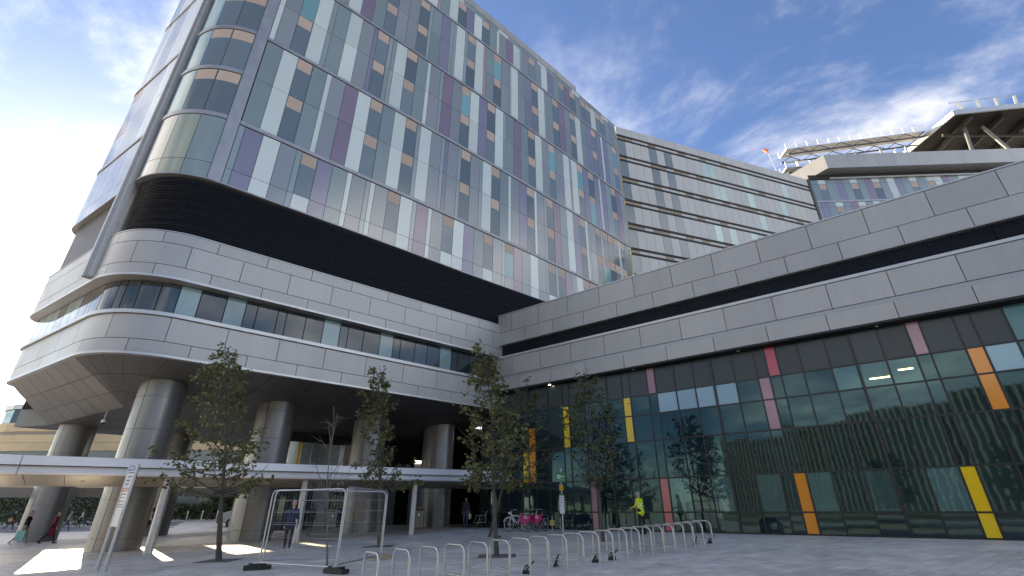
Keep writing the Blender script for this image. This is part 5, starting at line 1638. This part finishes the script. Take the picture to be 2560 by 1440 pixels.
def build_people():
    tmp = []
    for P in PEOPLE:
        mb = MB()
        for (a, b, ra, rb, tg) in P["caps"]: capsule_mesh(mb, a, b, ra, rb)
        me = mb.mesh("tmp_body", SKIN)
        o = bpy.data.objects.new("tmp_body", me); col.objects.link(o)
        md = o.modifiers.new("r", 'REMESH'); md.mode = 'VOXEL'; md.voxel_size = 0.021; md.use_smooth_shade = True
        ms = o.modifiers.new("s", 'SMOOTH'); ms.iterations = 3; ms.factor = 0.5
        tmp.append(o)
    dg = bpy.context.evaluated_depsgraph_get()
    for P, o in zip(PEOPLE, tmp):
        me = bpy.data.meshes.new_from_object(o.evaluated_get(dg))
        nv = len(me.vertices)
        co = np.empty(nv * 3); me.vertices.foreach_get("co", co); co = co.reshape(-1, 3)
        best = np.full(nv, 1e9); tagv = np.zeros(nv, int)
        for (a, b, ra, rb, tg) in P["caps"]:
            A_, B_ = np.array(a), np.array(b); D = B_ - A_
            t = np.clip(((co - A_) @ D) / max(D @ D, 1e-9), 0, 1)
            d = np.linalg.norm(co - (A_ + t[:, None] * D), axis=1) - (ra + (rb - ra) * t)
            m_ = d < best; best[m_] = d[m_]; tagv[m_] = tg
        faces = [tuple(p.vertices) for p in me.polygons]
        mi = [int(np.bincount(tagv[list(f)]).argmax()) for f in faces]
        mb = MB(); mb.v = [tuple(c) for c in co]; mb.f = faces; mb.mi = mi
        for e in P["ends"]:
            if isinstance(e, tuple):
                _, c, d, sx = e
                side = d.cross(Vector((1, 0, 0)));  side = side.normalized() if side.length > 1e-3 else Vector((0, 1, 0))
                inn = d.cross(side).normalized()
                for j, ln in enumerate((0.062, 0.072, 0.068, 0.052)):
                    o0 = c + side * (0.024 - 0.016 * j)
                    mb.tube([o0 - d * 0.03, o0 + d * ln * 0.5, o0 + d * ln * 0.85 + inn * 0.02 * sx], [0.0095, 0.009, 0.007], 5, mi=2)
                o0 = c - d * 0.045 + side * 0.03
                mb.tube([o0, o0 + side * 0.022 + d * 0.02, o0 + side * 0.026 + d * 0.05], [0.011, 0.010, 0.008], 5, mi=2)
        for e in P["eyes"]: mb.ball(e, 0.011, 6, 4, mi=3)
        mb.ball(P["mouth"], 0.018, 6, 4, mi=2, sc=(1.3, 0.4, 0.5))
        nm = mb.mesh("person", *P["mats"], smooth=True)
        zmin = min(e for e in P["ends"] if not isinstance(e, tuple))
        x, y = P["loc"]
        M = Matrix.Translation((x, y, ground_z(x, y) - zmin * P["k"])) @ Matrix.Rotation(R(P["face"]), 4, 'Z') @ Matrix.Scale(P["k"], 4)
        ob = mesh_obj("person", nm, None, M)
        tag(ob, P["label"], "person", "people around the entrance")
        if P["extra"]: P["extra"](ob, M, P)
        bpy.data.objects.remove(o)
        bpy.data.meshes.remove(me)
def hivis(ob, M, P):
    T = P["T"]
    REF = mat("reflective_tape", (0.55, 0.57, 0.58), 0.3, 0.4)
    for z in (1.10, 1.22):
        mb = MB(); c = T((0, 0, z)); n_ = 20
        pts = [(c.x + 0.196 * math.cos(2 * math.pi * i / n_), c.y + 0.150 * math.sin(2 * math.pi * i / n_), c.z) for i in range(n_)]
        k0 = len(mb.v)
        for (x, y, z_) in pts: mb.v += [(x, y, z_ - 0.022), (x, y, z_ + 0.022)]
        for i in range(n_):
            j = (i + 1) % n_
            mb.f.append((2 * i, 2 * j, 2 * j + 1, 2 * i + 1)); mb.mi.append(0)
        mesh_obj("reflective_band", mb.mesh("reflective_band", REF), ob, M)
def backpack(m, lab):
    def f(ob, M, P):
        mb = MB(); c = P["T"]((0, -0.22, 1.25))
        mb.ball(c, 0.2, 10, 8, sc=(0.8, 0.6, 1.1)); me = smooth_by_angle(mb.mesh("backpack", m))
        o = mesh_obj("rucksack", me, None, M); tag(o, lab, "rucksack")
    return f
def handbag(m, name, lab, side=1, z=0.62, size=(0.10, 0.26, 0.30)):
    def f(ob, M, P):
        mb = MB(); mb.box((side * 0.31, 0.05, z), size); mb.tube([(side * 0.31, -0.03, z + size[2] / 2), (side * 0.30, 0.05, z + size[2] / 2 + 0.16), (side * 0.31, 0.13, z + size[2] / 2)], 0.008, 5)
        o = mesh_obj(name, mb.mesh(name, m), None, M); tag(o, lab, "bag")
    return f
# people walk "face" degrees counter-clockwise from +Y (away from the viewer)
person("bald person in a navy jacket and dark trousers walking away behind the wire fence", (-8.75, 20.8), 15, 1.78, NAVY, BLK, SHW, SKIN, HAIRG, 5, ((16, 6), (-12, 14)), ((-8, 18), (10, 20)), coat=0.10, bald=True)
person("person in a dark coat with bare calves walking away between the columns", (-11.8, 30.7), 10, 1.68, BLK, BLK, SHO, SKIND, HAIRD, 4, ((12, 4), (-10, 18)), ((-15, 15), (15, 20)), coat=0.38, bare_leg=True)
person("person all in dark clothes striding right before the lobby", (-13.6, 37.6), -75, 1.76, DKG, DKG, SHO, SKIND, HAIRD, 7, ((30, 6), (-30, 22)), ((-24, 20), (26, 30)))
person("person in a pink top half hidden behind the third column", (-11.75, 36.8), 40, 1.68, PNK, GRY, SHO, SKIN, HAIRD, 2, ((6, 2), (-6, 8)), ((-5, 30), (8, 15)))
person("worker in a yellow high-visibility vest and black trousers facing the glass wall", (6.0, 24.25), 40, 1.74, HIV, BLK, SHO, SKIN, HAIRG, 4, ((3, 2), (-2, 2)), ((22, 55), (18, 60)), head_tilt=14, coat=0.10, extra=hivis)
person("person in a dark jacket and blue trousers standing in the dark lobby entrance", (-2.95, 33.2), 170, 1.70, DKG, DEN, SHO, SKIN, HAIRD, 2, ((4, 2), (-4, 6)), ((-4, 12), (6, 14)), extra=handbag(CRM, "carrier_bag", "pale bag held by the person in the dark lobby entrance", -1))
person("person in a black top and tan trousers walking right at the far left", (-27.3, 29.6), -70, 1.70, BLK, TAN, SHW, SKIN, HAIRD, 3, ((18, 6), (-20, 20)), ((-15, 20), (18, 25)), extra=handbag(TEAL, "carrier_bag", "pale teal carrier bag beside the person in tan trousers", 1, 0.5, (0.16, 0.36, 0.5)))
person("person in a long maroon coat walking beside the back left column", (-26.3, 30.2), -65, 1.66, MAR, BLK, SHO, SKIN, HAIRD, 6, ((20, 6), (-18, 18)), ((-14, 20), (16, 24)), coat=0.42)
person("person with a maroon rucksack walking left between the columns", (-24.5, 35.6), 70, 1.72, CRM, BLK, SHO, SKIND, HAIRD, 4, ((16, 6), (-18, 20)), ((-10, 30), (12, 20)), extra=backpack(MAR, "maroon rucksack on the person walking left between the columns"))
person("person in a pale olive top and dark trousers walking along the far road edge", (-39.6, 46.8), -60, 1.72, OLV, DEN, SHW, SKIN, HAIRD, 4, ((20, 6), (-22, 20)), ((-16, 30), (16, 40)))
person("person in a cream jacket with a dark rucksack by the far hedge", (-46.6, 56.6), -40, 1.74, CRM, BLK, SHW, SKIN, HAIRD, 6, ((10, 4), (-10, 12)), ((-10, 20), (10, 25)), extra=backpack(BLK, "dark rucksack on the person in a cream jacket by the hedge"))
person("person in a charcoal jacket at the left edge with a tan bag", (-48.6, 51.0), -80, 1.78, DKG, DKG, SHW, SKIN, HAIRD, 5, ((18, 6), (-20, 20)), ((-15, 20), (18, 25)), extra=handbag(mat("tan_leather", (0.45, 0.25, 0.09), 0.6), "shoulder_bag", "tan shoulder bag of the person at the left edge", 1, 0.95, (0.14, 0.34, 0.28)))
build_people()
